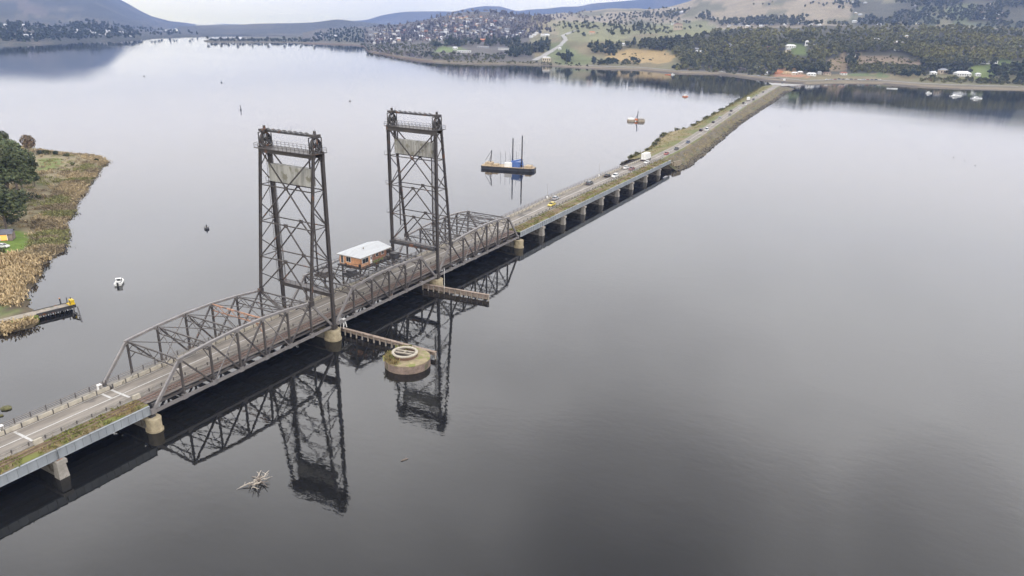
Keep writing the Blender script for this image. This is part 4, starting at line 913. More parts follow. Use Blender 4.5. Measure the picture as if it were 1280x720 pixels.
while cnt < 2900:
    x, y = random.uniform(bx0, bx1), random.uniform(by0, by1)
    if not inpoly(x, y, BANKW): continue
    px, py, zc = proj((x, y, 1))
    if px < -40 or zc < 1: continue
    d = seg_dist(x, y, BANKW); n_ = nse(x, y, .06, 3); pxx = px + n_ * 5; pyy = py + n_ * 4
    if inpoly(px, py, [(-20, 296), (18, 286), (37, 290), (36, 308), (20, 318), (-20, 330)]) or inpoly(px, py, [(-20, 382), (30, 380), (60, 398), (-20, 410)]): continue
    dense = 1.0 if (py > 322 or d < 11) else .16
    if py < 215: dense *= .45
    if random.random() > dense: continue
    gold = py > 322; tone = (1.12, 1.05, .95) if gold else ((.62, .60, .58) if nse(x, y, .09, 6) > .15 else ((.55, .66, .42) if nse(x, y, .05, 14) > .12 else (.95, .92, .86)))
    clump(x, y, max(.1, bank_h(x, y)) - .1, random.uniform(.9, 2.2), random.uniform(.7, 1.7) * (1.2 if gold else .7), 34, tone); cnt += 1
tag(raw_quads('bank_reeds', np.concatenate(V_), np.concatenate(C_), m_reed), kind='stuff')
V_, C_ = [], []
for _ in range(2600):
    s = random.uniform(424, 1090); c = RC(s); side = random.random()
    y = random.uniform(ne(s) + 1.5, c - 6) if side < .45 else random.uniform(c + 7, fe(s) - 1)
    h = cw_bvh.ray_cast(Vector((s, y, 60)), Vector((0, 0, -1)))
    if not h[0] or h[0].z < .4: continue
    edge = side >= .45 and fe(s) - y < 6
    clump(s, y, h[0].z - .1, random.uniform(.7, 1.7), random.uniform(.4, 1.1) * (1.8 if edge else 1), 7, (.42, .46, .30) if edge else ((.85, .85, .7) if side < .45 else (.62, .68, .42)))
tag(raw_quads('causeway_scrub', np.concatenate(V_), np.concatenate(C_), m_reed), kind='stuff')

# ---- far trees: prototypes, individuals near the shore, the rest one wood
PROTO = {}
def far_proto(key, name, kind, h, mat, seed, n=190, size=1.15):
    h *= 1.25 if kind != 'bush' else 1.1
    PROTO[key] = make_tree(name, 'x', 'tree', kind, h, n, size, mat, seed); return PROTO[key]
far_proto('g1', 'gum_tree', 'gum', 12, m_gum, 201); far_proto('g2', 'gum_tree', 'gum', 10, m_gum, 202); far_proto('p1', 'pine_tree', 'pine', 13, m_pine, 203); far_proto('r1', 'dark_tree', 'round', 9, m_pine, 204); far_proto('r2', 'round_tree', 'round', 7, m_bush, 205); far_proto('b1', 'shrub', 'bush', 3.2, m_bush, 206, 110, .6); far_proto('w1', 'bare_tree', 'round', 8, m_grey, 207); far_proto('s1', 'scrub_bush', 'bush', 3.6, m_scrub, 208, 110, .6)
used = set()
def ground_at(px, py, bvh=None):
    h = (bvh or far_bvh).ray_cast(CAM, ray(px, py).normalized()); return h[0]
def far_tree(key, px, py, label, group, sc_=1.0, bvh=None):
    p = ground_at(px, py, bvh)
    if p is None or p.z < .3: return
    rz = random.uniform(0, 6.28); s = sc_ * random.uniform(.85, 1.2); pr = PROTO[key]
    if key not in used: used.add(key); r = pr; r.location = p; r.rotation_euler = (0, 0, rz); r.scale = (s, s, s); r['label'] = label; r['group'] = group
    else: r = dup(pr, p, rz, label, group, s)
    r['category'] = 'shrub' if key in ('b1', 's1') else 'tree'
SPEC = [ # photo polygon, how many, kinds, label, group, scale
 ([(840, 82), (905, 87), (905, 90), (840, 88)], 16, 'g1 r1 s1', 'tree or scrub of the wood edge left of the junction', 'wood edge left of the junction', .9),
 ([(905, 86), (970, 92), (966, 95), (905, 91)], 16, 'r1 w1 s1 g2', 'tree of the dark row above the shore road left of the junction', 'row above the shore road', .8),
 ([(740, 76), (800, 77), (800, 81), (740, 82)], 18, 'b1 r1', 'dark shrub in the band below the golden slope', 'dark shrubs below the golden slope', 1.),
 ([(765, 64), (840, 68), (838, 77), (770, 74)], 14, 'b1', 'small round shrub dotted on the golden slope', 'shrubs on the golden slope', .8),
 ([(736, 56), (780, 56), (770, 70), (738, 68)], 16, 'p1 r1', 'tree of the tall dark clump left of the golden slope', 'dark clump left of the golden slope', 1.15),
 ([(780, 56), (850, 52), (850, 66), (782, 60)], 26, 'p1 g1 r1', 'dark tree of the row above the golden slope', 'row above the golden slope', 1.),
 ([(697, 72), (716, 72), (714, 78), (700, 78)], 6, 'r1 p1', 'dark tree of the waterside clump right of the cream house', 'clump by the cream waterside house', 1.2),
 ([(636, 62), (664, 60), (662, 72), (634, 72)], 18, 'p1 r1', 'dark tree of the grove beside the white waterside sheds', 'grove beside the waterside sheds', 1.25),
 ([(664, 60), (688, 52), (684, 66), (664, 68)], 10, 'p1 r1', 'dark tree of the clump where the winding road starts', 'clump at the winding road', 1.25),
 ([(606, 52), (650, 52), (650, 58), (606, 58)], 18, 'p1 r1', 'dark tree of the row above the waterside sheds', 'row above the waterside sheds', 1.3),
 ([(545, 54), (600, 52), (600, 57), (545, 60)], 18, 'r1 p1', 'dark tree of the belt behind the small green lawn', 'belt behind the green lawn', 1.3),
 ([(540, 67), (632, 69), (632, 75), (540, 74)], 24, 'r2 w1 b1', 'shrubby tree along the shore below the waterside sheds', 'shrubby trees below the sheds', .9),
 ([(690, 30), (760, 26), (790, 48), (700, 48)], 22, 'r1 r2 b1', 'tree dotted on the pale green slope left of the golden field', 'trees dotted on the green slope', 1.),
 ([(1000, 86), (1035, 88), (1035, 93), (1000, 93)], 10, 'r1 g1', 'dark tree of the clump right behind the junction', 'clump behind the junction', 1.1),
 ([(1058, 70), (1072, 76), (1070, 86), (1058, 88)], 7, 'g1 r1', 'dark tree splitting the bare golden banks', 'trees between the golden banks', 1.1),
 ([(1035, 68), (1150, 76), (1145, 84), (1040, 86)], 16, 'b1 s1', 'low bush on the bare golden bank above the shore road', 'bushes on the golden bank', .9),
 ([(1128, 92), (1148, 92), (1148, 97), (1128, 98)], 8, 'r1', 'dark tree of the clump between pale jetty and first shed', 'clump between jetty and shed', .9),
 ([(1150, 98), (1280, 102), (1280, 106), (1150, 102)], 24, 'b1 r2 s1', 'low shrub along the bank of the right hand shore', 'shrubs along the right shore', .9),
 ([(1236, 84), (1258, 86), (1258, 100), (1236, 100)], 10, 'r1 g1', 'dark tree of the clump between two green paddocks', 'clump between the paddocks', 1.1),
 ([(1262, 86), (1282, 86), (1282, 106), (1264, 104)], 10, 'r1 p1', 'dark tree at the right edge beside the small road', 'trees at the right edge', 1.2)]
def rand_in(poly):
    xs_, ys_ = [p[0] for p in poly], [p[1] for p in poly]
    while True:
        x, y = random.uniform(min(xs_), max(xs_)), random.uniform(min(ys_), max(ys_))
        if inpoly(x, y, poly): return x, y
for poly, n, keys, lb, gp, s in SPEC:
    ks = keys.split()
    for _ in range(n): x, y = rand_in(poly); far_tree(random.choice(ks), x, y, lb, gp, s)
for k in range(22):
    x = 258 + k * 6.5 + random.uniform(-2, 2); far_tree('r1' if k % 3 else 'g1', x, pen_front(x) - random.uniform(.8, 2.2), 'dark tree standing on the low spit at upper left', 'trees on the low spit', 1.1, spit_bvh)
# the rest: one wood, merged
TEMPL = [crown_quads(lobes_for(k, h, np.random.default_rng(300 + i)), n, s, seed=300 + i) for i, (k, h, n, s) in enumerate([('gum', 11, 60, 1.5), ('gum', 9, 55, 1.4), ('round', 9, 55, 1.5), ('round', 7, 45, 1.3), ('pine', 12, 55, 1.4), ('bush', 3.5, 26, 1.1)])]
def wood(name, areas, mat, bvh):
    VV, CC = [], []
    for poly, n, ids, s, tone in areas:
        for _ in range(n):
            x, y = rand_in(poly); p = ground_at(x, y, bvh)
            if p is None or p.z < 1: continue
            if s > 1.05 and name == 'forest' and nse(p.x, p.y, .0045, 21) + .4 * nse(p.x, p.y, .014, 23) < (-.2 if y > 30 or x > 1060 else -.08): continue
            V, C = TEMPL[random.choice(ids)]; a = random.uniform(0, 6.28); k = s * random.uniform(.75, 1.25); ca, sa = math.cos(a), math.sin(a)
            W = np.stack([V[:, 0] * ca - V[:, 1] * sa, V[:, 0] * sa + V[:, 1] * ca, V[:, 2]], 1) * k + np.array(p); VV.append(W); D = C.copy(); q_ = nse(p.x, p.y, .007, 11); D[:, :3] *= np.array(tone) * np.array((1 + .2 * q_, 1 + .12 * q_, 1 - .15 * q_)) * random.uniform(.75, 1.3) * (1 + .4 * q_); CC.append(D)
    tag(raw_quads(name, np.concatenate(VV), np.concatenate(CC), mat), kind='stuff')
N1 = (1, 1, 1); OL = (1.75, 1.6, 1.25); DK = (1.15, 1.12, 1.05); GY = (1.35, 1.3, 1.35)
wood('forest', [([(855, 50), (900, 38), (1000, 38), (1110, 36), (1200, 36), (1300, 42), (1300, 72), (1210, 84), (1156, 84), (1150, 74), (1110, 66), (1060, 66), (1032, 74), (1030, 86), (1010, 72), (1010, 56), (985, 54), (975, 68), (1000, 78), (1030, 86), (960, 90), (900, 86), (850, 80), (838, 66)], 3000, [0, 0, 1, 2], .95, OL),
               ([(860, 60), (975, 70), (985, 80), (1030, 84), (1000, 92), (850, 82)], 330, [2, 4, 0], .95, DK),
               ([(1150, 74), (1215, 74), (1215, 92), (1150, 90)], 170, [0, 2, 3], .85, N1), ([(1062, 82), (1150, 84), (1150, 93), (1062, 91)], 260, [2, 3, 5], .65, OL), ([(1036, 72), (1150, 70), (1150, 82), (1036, 90)], 130, [5, 5, 3], .6, OL),
               ([(800, 52), (860, 46), (860, 64), (800, 62)], 120, [0, 2, 4], 1., DK), ([(845, 14), (880, 12), (900, 28), (846, 30)], 220, [2, 0], 1.2, DK), ([(800, 12), (850, 10), (850, 24), (800, 24)], 170, [2, 0], 1.2, DK),
               ([(895, 26), (1060, 20), (1060, 33), (900, 33)], 480, [2, 0], 1.2, DK), ([(1065, 2), (1200, -2), (1300, -10), (1300, 38), (1065, 32)], 1250, [0, 2, 3], 1.3, N1), ([(1040, 4), (1090, 0), (1090, 26), (1050, 24)], 90, [0, 2], 1.3, N1),
               ([(740, 20), (800, 16), (800, 26), (742, 28)], 60, [2, 3], 1.1, DK), ([(920, -2), (1010, -4), (1040, 8), (950, 12)], 30, [3], 1.2, N1)], m_gum, far_bvh)
wood('groves', [([(450, 55), (545, 55), (545, 74), (490, 69), (456, 63)], 240, [2, 3, 5, 3], .9, GY), ([(560, 74.5), (735, 80), (735, 83.6), (560, 78)], 150, [5, 5, 3], .6, GY), ([(736, 56), (782, 56), (772, 70), (738, 68)], 45, [2, 4, 2], 1.15, DK), ([(780, 55), (850, 52), (850, 66), (782, 60)], 90, [0, 2, 4], 1.1, DK), ([(634, 60), (668, 58), (666, 72), (632, 72)], 60, [2, 4, 2], 1.3, DK), ([(666, 58), (690, 50), (684, 66), (664, 68)], 30, [2, 4], 1.3, DK), ([(606, 51), (650, 51), (650, 58), (606, 58)], 50, [2, 4], 1.3, DK), ([(540, 53), (602, 52), (602, 57), (540, 60)], 60, [2, 4], 1.3, DK), ([(697, 71), (716, 71), (714, 78), (700, 78)], 14, [2], 1.2, DK), ([(540, 67), (632, 69), (632, 76), (540, 75)], 110, [3, 5, 3], .85, GY), ([(740, 75), (800, 77), (800, 82), (740, 81)], 50, [5, 3], 1.0, DK), ([(840, 80), (905, 86), (905, 91), (840, 88)], 60, [3, 5, 2], .9, OL), ([(905, 85), (970, 91), (966, 96), (905, 92)], 60, [3, 2, 5], .9, GY), ([(1000, 84), (1036, 88), (1036, 93), (1000, 93)], 40, [2, 0], 1.1, DK), ([(1060, 79), (1150, 84), (1150, 92), (1060, 89)], 100, [3, 5, 2], .8, OL), ([(1060, 68), (1072, 72), (1070, 87), (1060, 88)], 16, [2, 0], 1., DK), ([(1110, 84), (1210, 86), (1210, 94), (1120, 96)], 90, [2, 3, 5], .85, GY), ([(1150, 98), (1282, 102), (1282, 107), (1150, 103)], 110, [5, 3], .9, OL), ([(1236, 82), (1258, 86), (1258, 102), (1236, 100)], 30, [2, 3], 1., N1), ([(1262, 84), (1290, 86), (1290, 108), (1262, 104)], 45, [2, 0], 1.1, DK), ([(690, 28), (800, 20), (800, 34), (690, 40)], 60, [2, 3], 1.1, DK), ([(750, 30), (800, 28), (830, 44), (760, 42)], 70, [2, 3, 4], 1.1, DK), ([(800, 26), (850, 24), (880, 36), (810, 46)], 60, [2, 3], 1.1, DK)], m_gum, far_bvh)
wood('town_trees', [([(455, 36), (500, 31), (660, 30), (690, 40), (660, 48), (460, 56)], 260, [2, 2, 4], 1.25, (.7, .75, .8)), ([(470, 34), (560, 22), (640, 18), (690, 26), (660, 48), (560, 52), (470, 56)], 900, [2, 3, 4], 1.0, GY), ([(600, 14), (690, 20), (690, 30), (640, 22)], 120, [2, 4], 1.2, DK), ([(530, 17), (600, 12), (600, 17), (536, 24)], 70, [2, 4], 1.2, DK), ([(462, 60), (520, 68), (530, 74), (470, 66)], 90, [5, 3], .7, GY),
                    ([(690, 16), (740, 14), (740, 24), (690, 26)], 45, [2], 1.1, DK)], m_grey, far_bvh)
wood('spit_wood', [([(385, 36), (440, 31), (478, 34), (478, 55), (400, 52)], 380, [2, 4, 0], 1.05, (.8, .9, 1.)), ([(258, 50), (400, 50), (400, 53), (258, 52.6)], 260, [2, 3, 0], .75, N1)], m_pine, spit_bvh)
wood('foothill_wood', [([(-20, 30), (60, 33), (115, 28), (160, 34), (250, 43), (160, 48), (0, 54)], 520, [2, 0, 4], 1.5, N1), ], m_pine, hill_bvh)
# ================================================================ VEHICLES
def paintmat(name, c, metal=.2): return M(name, c, .3, metal, var=.06, scale=.5, spec=.5)
CARC = {'yellow': (.62, .48, .08), 'silver': (.42, .43, .45), 'black': (.022, .023, .026), 'grey': (.10, .105, .115), 'white': (.75, .75, .74), 'maroon': (.17, .05, .05), 'red': (.30, .05, .04), 'blue': (.05, .08, .16), 'orange': (.6, .2, .05)}
CM = {k: paintmat(k + ' car paint', v) for k, v in CARC.items()}
m_lamp = M('lamp glass', (.7, .7, .66), .2, var=.05); m_tail = M('tail lamp', (.35, .03, .02), .3, var=.05)
SHAPES = {'hatchback': (4.1, 1.75, 1.48, [(-2.05, .55), (-2.0, .95), (-1.75, 1.0), (.75, .95), (1.95, .72), (2.05, .45)], (-1.85, 1.05, -1.35, .25)),
          'sedan': (4.6, 1.8, 1.45, [(-2.3, .5), (-2.25, .92), (-1.6, .97), (.95, .93), (2.2, .72), (2.3, .45)], (-1.45, 1.15, -.75, .35)),
          'suv': (4.7, 1.88, 1.75, [(-2.3, .6), (-2.28, 1.08), (-2.0, 1.12), (1.0, 1.08), (2.2, .9), (2.3, .5)], (-2.15, 1.25, -1.9, .55)),
          'van': (5.2, 1.95, 2.2, [(-2.55, .55), (-2.55, 1.2), (-2.3, 1.25), (1.6, 1.2), (2.5, .95), (2.55, .5)], (-2.5, 2.15, -2.4, 1.35))}
def make_car(kind, col, label, cat='car'):
    Ln, W, Hh, prof, (c0, c1, t0, t1) = SHAPES[kind]; t = thing(kind if kind != 'suv' else 'off_road_car', label, cat, (0, 0, 0), 0, 'cars in the traffic')
    top = prof; hw = W / 2
    b = MB(); rings = []
    for y, f in ((-hw, .9), (-hw * .97, 1), (hw * .97, 1), (hw, .9)): rings.append([(x * (1 if abs(y) < hw * .98 else .985), y, .28) for x, z in ((prof[0][0], 0), (prof[-1][0], 0))][::-1] + [(x * (1 if f == 1 else .985), y, z if f == 1 else .28 + (z - .28) * .93) for x, z in prof])
    b.loft(rings); b.build('body', CM[col], t)
    zb = max(z for x, z in prof) - .06; b = MB(); a = hw * .93; c = hw * .76
    b.hexa([(c0, -a, zb), (c1, -a, zb), (c1, a, zb), (c0, a, zb), (t0, -c, Hh - .06), (t1, -c, Hh - .06), (t1, c, Hh - .06), (t0, c, Hh - .06)]); cab = b.build('window_glass', m_glass, t)
    b = MB(); b.prism([(t0 - .03, -c - .02), (t1 + .03, -c - .02), (t1 + .03, c + .02), (t0 - .03, c + .02)], Hh - .055, Hh, top=[(t0 + .1, -c + .1), (t1 - .1, -c + .1), (t1 - .1, c - .1), (t0 + .1, c - .1)])
    for s_ in (-1, 1):
        for x0, x1 in ((c0, t0), (c1, t1), ((c0 + c1) / 2, (t0 + t1) / 2)): b.bar((x0, s_ * a * 1.005, zb), (x1, s_ * c * 1.01, Hh - .04), .1, .07)
    b.build('roof', CM[col], t)
    for x in (prof[0][0] * .63, prof[-1][0] * .64):
        for s_ in (-1, 1):
            b = MB(); b.tube((x, s_ * (hw - .2), .33), (x, s_ * (hw + .015), .33), .33, n=12); wv_ = b.build('wheel', m_rubber, t); b = MB(); b.tube((x, s_ * (hw + .016), .33), (x, s_ * (hw + .03), .33), .19, n=8); b.build('rim', m_galv, wv_)
    for s_ in (-1, 1):
        b = MB(); b.box(prof[-1][0] - .16, prof[-1][0] + .02, s_ * (hw - .38) - .17, s_ * (hw - .38) + .17, .55, .68); b.build('headlight', m_lamp, t)
        b = MB(); b.box(prof[0][0] - .02, prof[0][0] + .1, s_ * (hw - .25) - .13, s_ * (hw - .25) + .13, .72, .9); b.build('tail_light', m_tail, t)
    return t
def road_dir(s): return math.atan2(RC(s + 3) - RC(s - 3), 6)
def place(t, px, py, lane, flip=False):
    p = P(px, py, 5.8); s = p.x
    for _ in range(4): p = P(px, py, zd(s)); s = p.x
    y = RC(s) + (1.85 if lane == 'far' else -1.85)
    t.scale = (1.1,) * 3; t.location = (s, y, zd(s) + .008); t.rotation_euler = (0, 0, road_dir(s) + (0 if lane == 'far' else math.pi)); return s
CARS = [(687.7, 257, 'near', 'hatchback', 'yellow', 'small yellow hatchback nearest the trusses on the viaduct'), (692, 249, 'far', 'hatchback', 'silver', 'silver car beside the yellow hatchback on the viaduct'),
        (736, 230.5, 'far', 'suv', 'grey', 'dark grey off road car in the far lane mid viaduct'), (759, 221, 'far', 'sedan', 'black', 'black car in far lane beside a thin mast'), (769, 221.5, 'near', 'suv', 'white', 'white off road car beside the black car on the viaduct'),
        (783.7, 211, 'far', 'sedan', 'white', 'white sedan in the far lane behind the big white truck'), (791, 212.5, 'near', 'sedan', 'maroon', 'maroon sedan facing us beside the white sedan'), (812.7, 204.5, 'near', 'hatchback', 'white', 'white hatchback passing in front of the big white truck'),
        (836, 193.5, 'near', 'sedan', 'red', 'red sedan just past the abutment on the causeway'), (849, 187.5, 'near', 'sedan', 'black', 'black sedan second on the causeway behind the red one'), (864, 179, 'near', 'sedan', 'blue', 'dark blue sedan third on the causeway near lane'),
        (876, 163.7, 'far', 'suv', 'black', 'black off road car by the brown verge of the causeway'), (897, 154, 'far', 'sedan', 'black', 'black sedan in the far lane beyond the white van'), (905, 148.7, 'far', 'suv', 'silver', 'silver off road car halfway along the causeway'),
        (919, 144.6, 'near', 'sedan', 'grey', 'grey sedan facing us halfway along the causeway'), (920.5, 139.8, 'far', 'sedan', 'black', 'black sedan in far lane past the halfway point'), (930, 136, 'near', 'hatchback', 'white', 'white hatchback on the farther causeway near lane'), (934.5, 130, 'far', 'suv', 'black', 'black off road car just before the small white truck'), (940, 131.5, 'near', 'sedan', 'white', 'white sedan facing us beside the small white truck'),
        (949, 125.7, 'near', 'suv', 'black', 'black off road car on the far third of the causeway'), (957.7, 115.8, 'far', 'sedan', 'grey', 'dark grey sedan alone near the junction'), (950, 120.5, 'far', 'hatchback', 'silver', 'silver hatchback beyond the small white truck'), (977, 104.5, 'near', 'suv', 'black', 'dark off road car waiting at the causeway junction')]
for px, py, lane, kind, col, lb in CARS: place(make_car(kind, col, lb), px, py, lane)
place(make_car('van', 'white', 'white van facing us on the first half of the causeway', 'van'), 889.5, 163.8, 'near')
def truck(label, L, H_, col='white'):
    t = thing('box_truck', label, 'truck', (0, 0, 0)); b = MB(); b.prism([(-L / 2, -1.25), (L / 2 - 2.2, -1.25), (L / 2 - 2.2, 1.25), (-L / 2, 1.25)], 1.0, H_); b.build('cargo_box', M('cargo panel', (.76, .75, .72), .5, var=.05, spot=((.55, .53, .5), .5, .66)), t)
    b = MB(); q = [(L / 2 - 2.1, -1.15, .6), (L / 2, -1.1, .6), (L / 2, 1.1, .6), (L / 2 - 2.1, 1.15, .6), (L / 2 - 2.1, -1.1, 2.7), (L / 2 - .5, -1.05, 2.7), (L / 2 - .5, 1.05, 2.7), (L / 2 - 2.1, 1.1, 2.7)]; b.hexa(q); c = b.build('cab', CM[col], t)
    b = MB(); b.hexa([(L / 2 - .22, -.95, 1.55), (L / 2 - .18, -.95, 1.55), (L / 2 - .18, .95, 1.55), (L / 2 - .22, .95, 1.55), (L / 2 - .5, -.9, 2.5), (L / 2 - .44, -.9, 2.5), (L / 2 - .44, .9, 2.5), (L / 2 - .5, .9, 2.5)]); b.build('windscreen', m_glass, c)
    b = MB(); b.box(-L / 2 + .2, L / 2 - .1, -.5, .5, .55, 1.0); b.build('chassis', m_dark, t)
    for x in (-L / 2 + 1.1, -L / 2 + 2.2, L / 2 - 1.1):
        for s_ in (-1, 1): b = MB(); b.tube((x, s_ * .85, .5), (x, s_ * 1.2, .5), .5, n=12); b.build('wheel', m_rubber, t)
    b = MB(); b.box(-L / 2 - .03, -L / 2 - .003, -.02, .02, 1.1, H_ - .1); b.build('rear_door_seam', m_galv, t)
    for s_ in (-1, 1): b = MB(); b.box(-L / 2 - .04, -L / 2 - .003, s_ * 1.0 - .12, s_ * 1.0 + .12, .75, .95); b.build('tail_light', m_tail, t)
    return t
place(truck('big white box truck in the far lane where the viaduct ends', 9.5, 4.1), 809, 200.5, 'far')
place(truck('smaller white box truck on the far third of the causeway', 8.0, 3.7), 941.5, 126.5, 'far')
place(truck('white truck waiting at the junction of causeway and shore road', 7.0, 3.3), 978.5, 101.5, 'far')

# ================================================================ BOATS AND THINGS ON THE WATER
m_hullw = M('white hull', (.78, .78, .76), .35, var=.05); m_hullb = M('black hull', (.03, .03, .035), .5, var=.3); m_deckt = M('tan deck', (.46, .36, .24), .85, var=.3, scale=.8, spot=((.2, .15, .1), .8, .55)); m_blue = M('blue steel', (.08, .15, .38), .5, var=.2); m_orange = M('orange paint', (.62, .2, .06), .5, var=.15); m_yellow = M('yellow paint', (.66, .46, .03), .5, var=.15); m_skin = M('skin', (.45, .27, .19), .6, var=.1)
def hull(mb, L, W, H_, z0=-.25, bow=.35, n=7):
    rings = []
    for k in range(n + 1):
        f = k / n; x = -L / 2 + L * f; wd = W / 2 * (1 if f < 1 - bow else max(.03, 1 - ((f - (1 - bow)) / bow) ** 1.8)); sh = H_ * (1 + .25 * f * f)
        rings.append([(x, -wd * .55, z0), (x, wd * .55, z0), (x, wd * .92, .15), (x, wd, sh), (x, -wd, sh), (x, -wd * .92, .15)])
    return mb.loft(rings)
def at_water(px, py): p = P(px, py, 0); return (p.x, p.y, 0)
p0 = P(149.7, 354, 0)
t = thing('motor_boat', 'white motor boat with dark cockpit drifting left of the towers', 'motor boat', tuple(p0), AZ + .3)
hull(MB(), 5.2, 2.3, .75).build('hull', m_hullw, t); b = MB(); b.box(-2.1, .9, -.75, .75, .76, .80); b.build('cockpit', m_dark, t)
b = MB(); b.hexa([(.2, -.8, .8), (1.2, -.7, .8), (1.2, .7, .8), (.2, .8, .8), (-.5, -.7, 1.75), (.3, -.6, 1.65), (.3, .6, 1.65), (-.5, .7, 1.75)]); b.build('windscreen', m_glass, t)
b = MB(); b.box(-1.5, -.5, -.8, .8, 1.9, 2.0)
for q in ((-1.4, -.7), (-1.4, .7), (-.6, -.7), (-.6, .7)): b.bar((q[0], q[1], .8), (q[0], q[1], 1.9), .06, .06)
b.build('canopy', m_hullw, t); b = MB(); b.box(-3.1, -2.75, -.25, .25, -.1, 1.15); b.build('outboard_motor', m_hullb, t)
b = MB(); b.box(-1.9, -1.2, -.6, .6, .8, 1.2); b.build('seat', m_trim, t)
def person(name, label, cat, loc, rz, seated, coat, h=1.75):
    J = [(0, 0, .50), (0, 0, .78), (.02, 0, 1.08), (.03, 0, 1.22), (.05, 0, 1.42), (.02, .2, 1.06), (.2, .27, .84), (.42, .2, .9), (.02, -.2, 1.06), (.2, -.27, .84), (.42, -.2, .9), (.38, .12, .52), (.42, .13, .08), (.55, .13, .03), (.38, -.12, .52), (.42, -.13, .08), (.55, -.13, .03)] if seated else \
        [(0, 0, .95), (0, 0, 1.2), (0, 0, 1.42), (0, 0, 1.53), (.01, 0, 1.68), (0, .2, 1.4), (.08, .25, 1.14), (.3, .2, 1.02), (0, -.2, 1.4), (.08, -.25, 1.14), (.3, -.2, 1.02), (.02, .1, .5), (0, .11, .08), (.14, .12, .03), (.02, -.1, .5), (0, -.11, .08), (.14, -.12, .03)]
    E_ = [(0, 1), (1, 2), (2, 3), (3, 4), (2, 5), (5, 6), (6, 7), (2, 8), (8, 9), (9, 10), (0, 11), (11, 12), (12, 13), (0, 14), (14, 15), (15, 16)]; R_ = [.16, .15, .17, .07, .115, .08, .055, .045, .08, .055, .045, .085, .06, .05, .085, .06, .05]
    me = bpy.data.meshes.new(name); me.from_pydata(J, E_, []); o = bpy.data.objects.new(name, me); COL.objects.link(o); o.location = loc; o.rotation_euler = (0, 0, rz)
    md = o.modifiers.new('skin', 'SKIN'); lay = me.skin_vertices[0] if me.skin_vertices else None
    if lay is None: bm_ = bmesh.new(); bm_.from_mesh(me); bm_.verts.layers.skin.verify(); bm_.to_mesh(me); bm_.free(); lay = me.skin_vertices[0]
    for v_, r in zip(lay.data, R_): v_.radius = (r, r)
    lay.data[0].use_root = True; o.modifiers.new('sub', 'SUBSURF').levels = 1; o.modifiers['sub'].render_levels = 1; me.materials.append(coat); tag(o, label, cat)
    g = MB(); hx = J[4]; n = 10
    rings = [[(hx[0] - .02 + .125 * math.cos(a) * math.sin(f), .125 * math.sin(a) * math.sin(f), hx[2] + .02 + .13 * math.cos(f)) for a in [2 * math.pi * k / n for k in range(n)]] for f in (1.6, 1.1, .6, .15)]
    g.loft(rings); g.build('hair', m_hullb, o); return o
p0 = P(258.5, 286, 0)
t = thing('dinghy', 'small dark dinghy with one seated person, left of the near tower', 'dinghy', tuple(p0), AZ + math.pi + .45); hull(MB(), 4.2, 1.9, .5).build('hull', m_hullb, t); b = MB(); b.box(-1.6, 1.0, -.6, .6, .505, .53); b.build('floor', m_galv, t); b = MB(); b.box(-.35, .15, -.7, .7, .53, .8); b.build('seat', m_galv, t); b = MB(); b.box(-2.4, -2.05, -.2, .2, -.1, 1.0); b.build('outboard_motor', m_dark, t)
rzd = AZ + math.pi + .45; person('person', 'person in dark clothes seated in the small dinghy', 'person', (p0.x - .2 * math.cos(rzd), p0.y - .2 * math.sin(rzd), .38), rzd, True, m_hullb)
p0 = P(301, 137.5, 0); t = thing('channel_marker', 'lone dark channel marker far out left of the towers', 'channel marker', tuple(p0)); b = MB(); b.tube((0, 0, -.5), (0, 0, .6), .8, n=10); b.build('float', m_hullb, t); b = MB(); b.tube((0, 0, .6), (0, 0, 3.4), .45, .2, n=8); b.build('marker_post', m_dark, t); b = MB(); b.box(-.35, .35, -.35, .35, 3.4, 4.2); b.build('top_mark', m_dark, t)
for px, py, lb in ((180, 95.5, 'tiny dark float far out below the mountain'), (277, 103.5, 'tiny dark float upstream of the channel marker'), (437.5, 126.5, 'tiny pale float between the two towers upstream')):
    p0 = P(px, py, 0); t = thing('mooring_buoy', lb, 'buoy', tuple(p0), 0, 'small floats upstream'); b = MB(); b.loft([[(r * math.cos(a), r * math.sin(a), z) for a in [k * math.pi / 5 for k in range(10)]] for r, z in ((.5, -.4), (1.1, .1), (1.0, .7), (.3, 1.1))]); b.build('float', m_hullb if 'dark' in lb else m_galv, t); b = MB(); b.tube((0, 0, 1.1), (0, 0, 1.9), .15, n=6); b.build('mast', m_dark, t)
# construction barge
p0 = P(635.5, 211.5, 0); t = thing('work_barge', 'black hulled work barge with tan deck, blue frame and tall masts', 'barge', tuple(p0), AZ - math.pi / 2 - .25)
b = MB(); b.prism([(-15, -4.4), (14, -4.4), (16, -2.5), (16, 2.5), (14, 4.4), (-15, 4.4), (-16, 2.5), (-16, -2.5)], -1, 1.7); b.build('hull', m_hullb, t)
b = MB(); b.prism([(-14.8, -4.2), (13.9, -4.2), (15.8, -2.4), (15.8, 2.4), (13.9, 4.2), (-14.8, 4.2), (-15.8, 2.4), (-15.8, -2.4)], 1.703, 1.9); b.build('deck', m_deckt, t)
for i, (x, y, h, r) in enumerate(((2.2, 1.0, 18, .42), (8.2, -1., 20, .45))):
    b = MB(); b.tube((x, y, 1.9), (x, y, h), r, r * .75, 8); b.build('spud_mast', m_hullb if i == 0 else m_dark, t); b = MB()
    for q in ((-1, -1), (1, -1), (1, 1), (-1, 1)): b.bar((x + q[0], y + q[1], 1.9), (x + q[0] * .35, y + q[1] * .35, 5.6), .25, .25)
    b.box(x - .9, x + .9, y - .9, y + .9, 3.5, 3.8); b.build('spud_frame', m_blue, t)
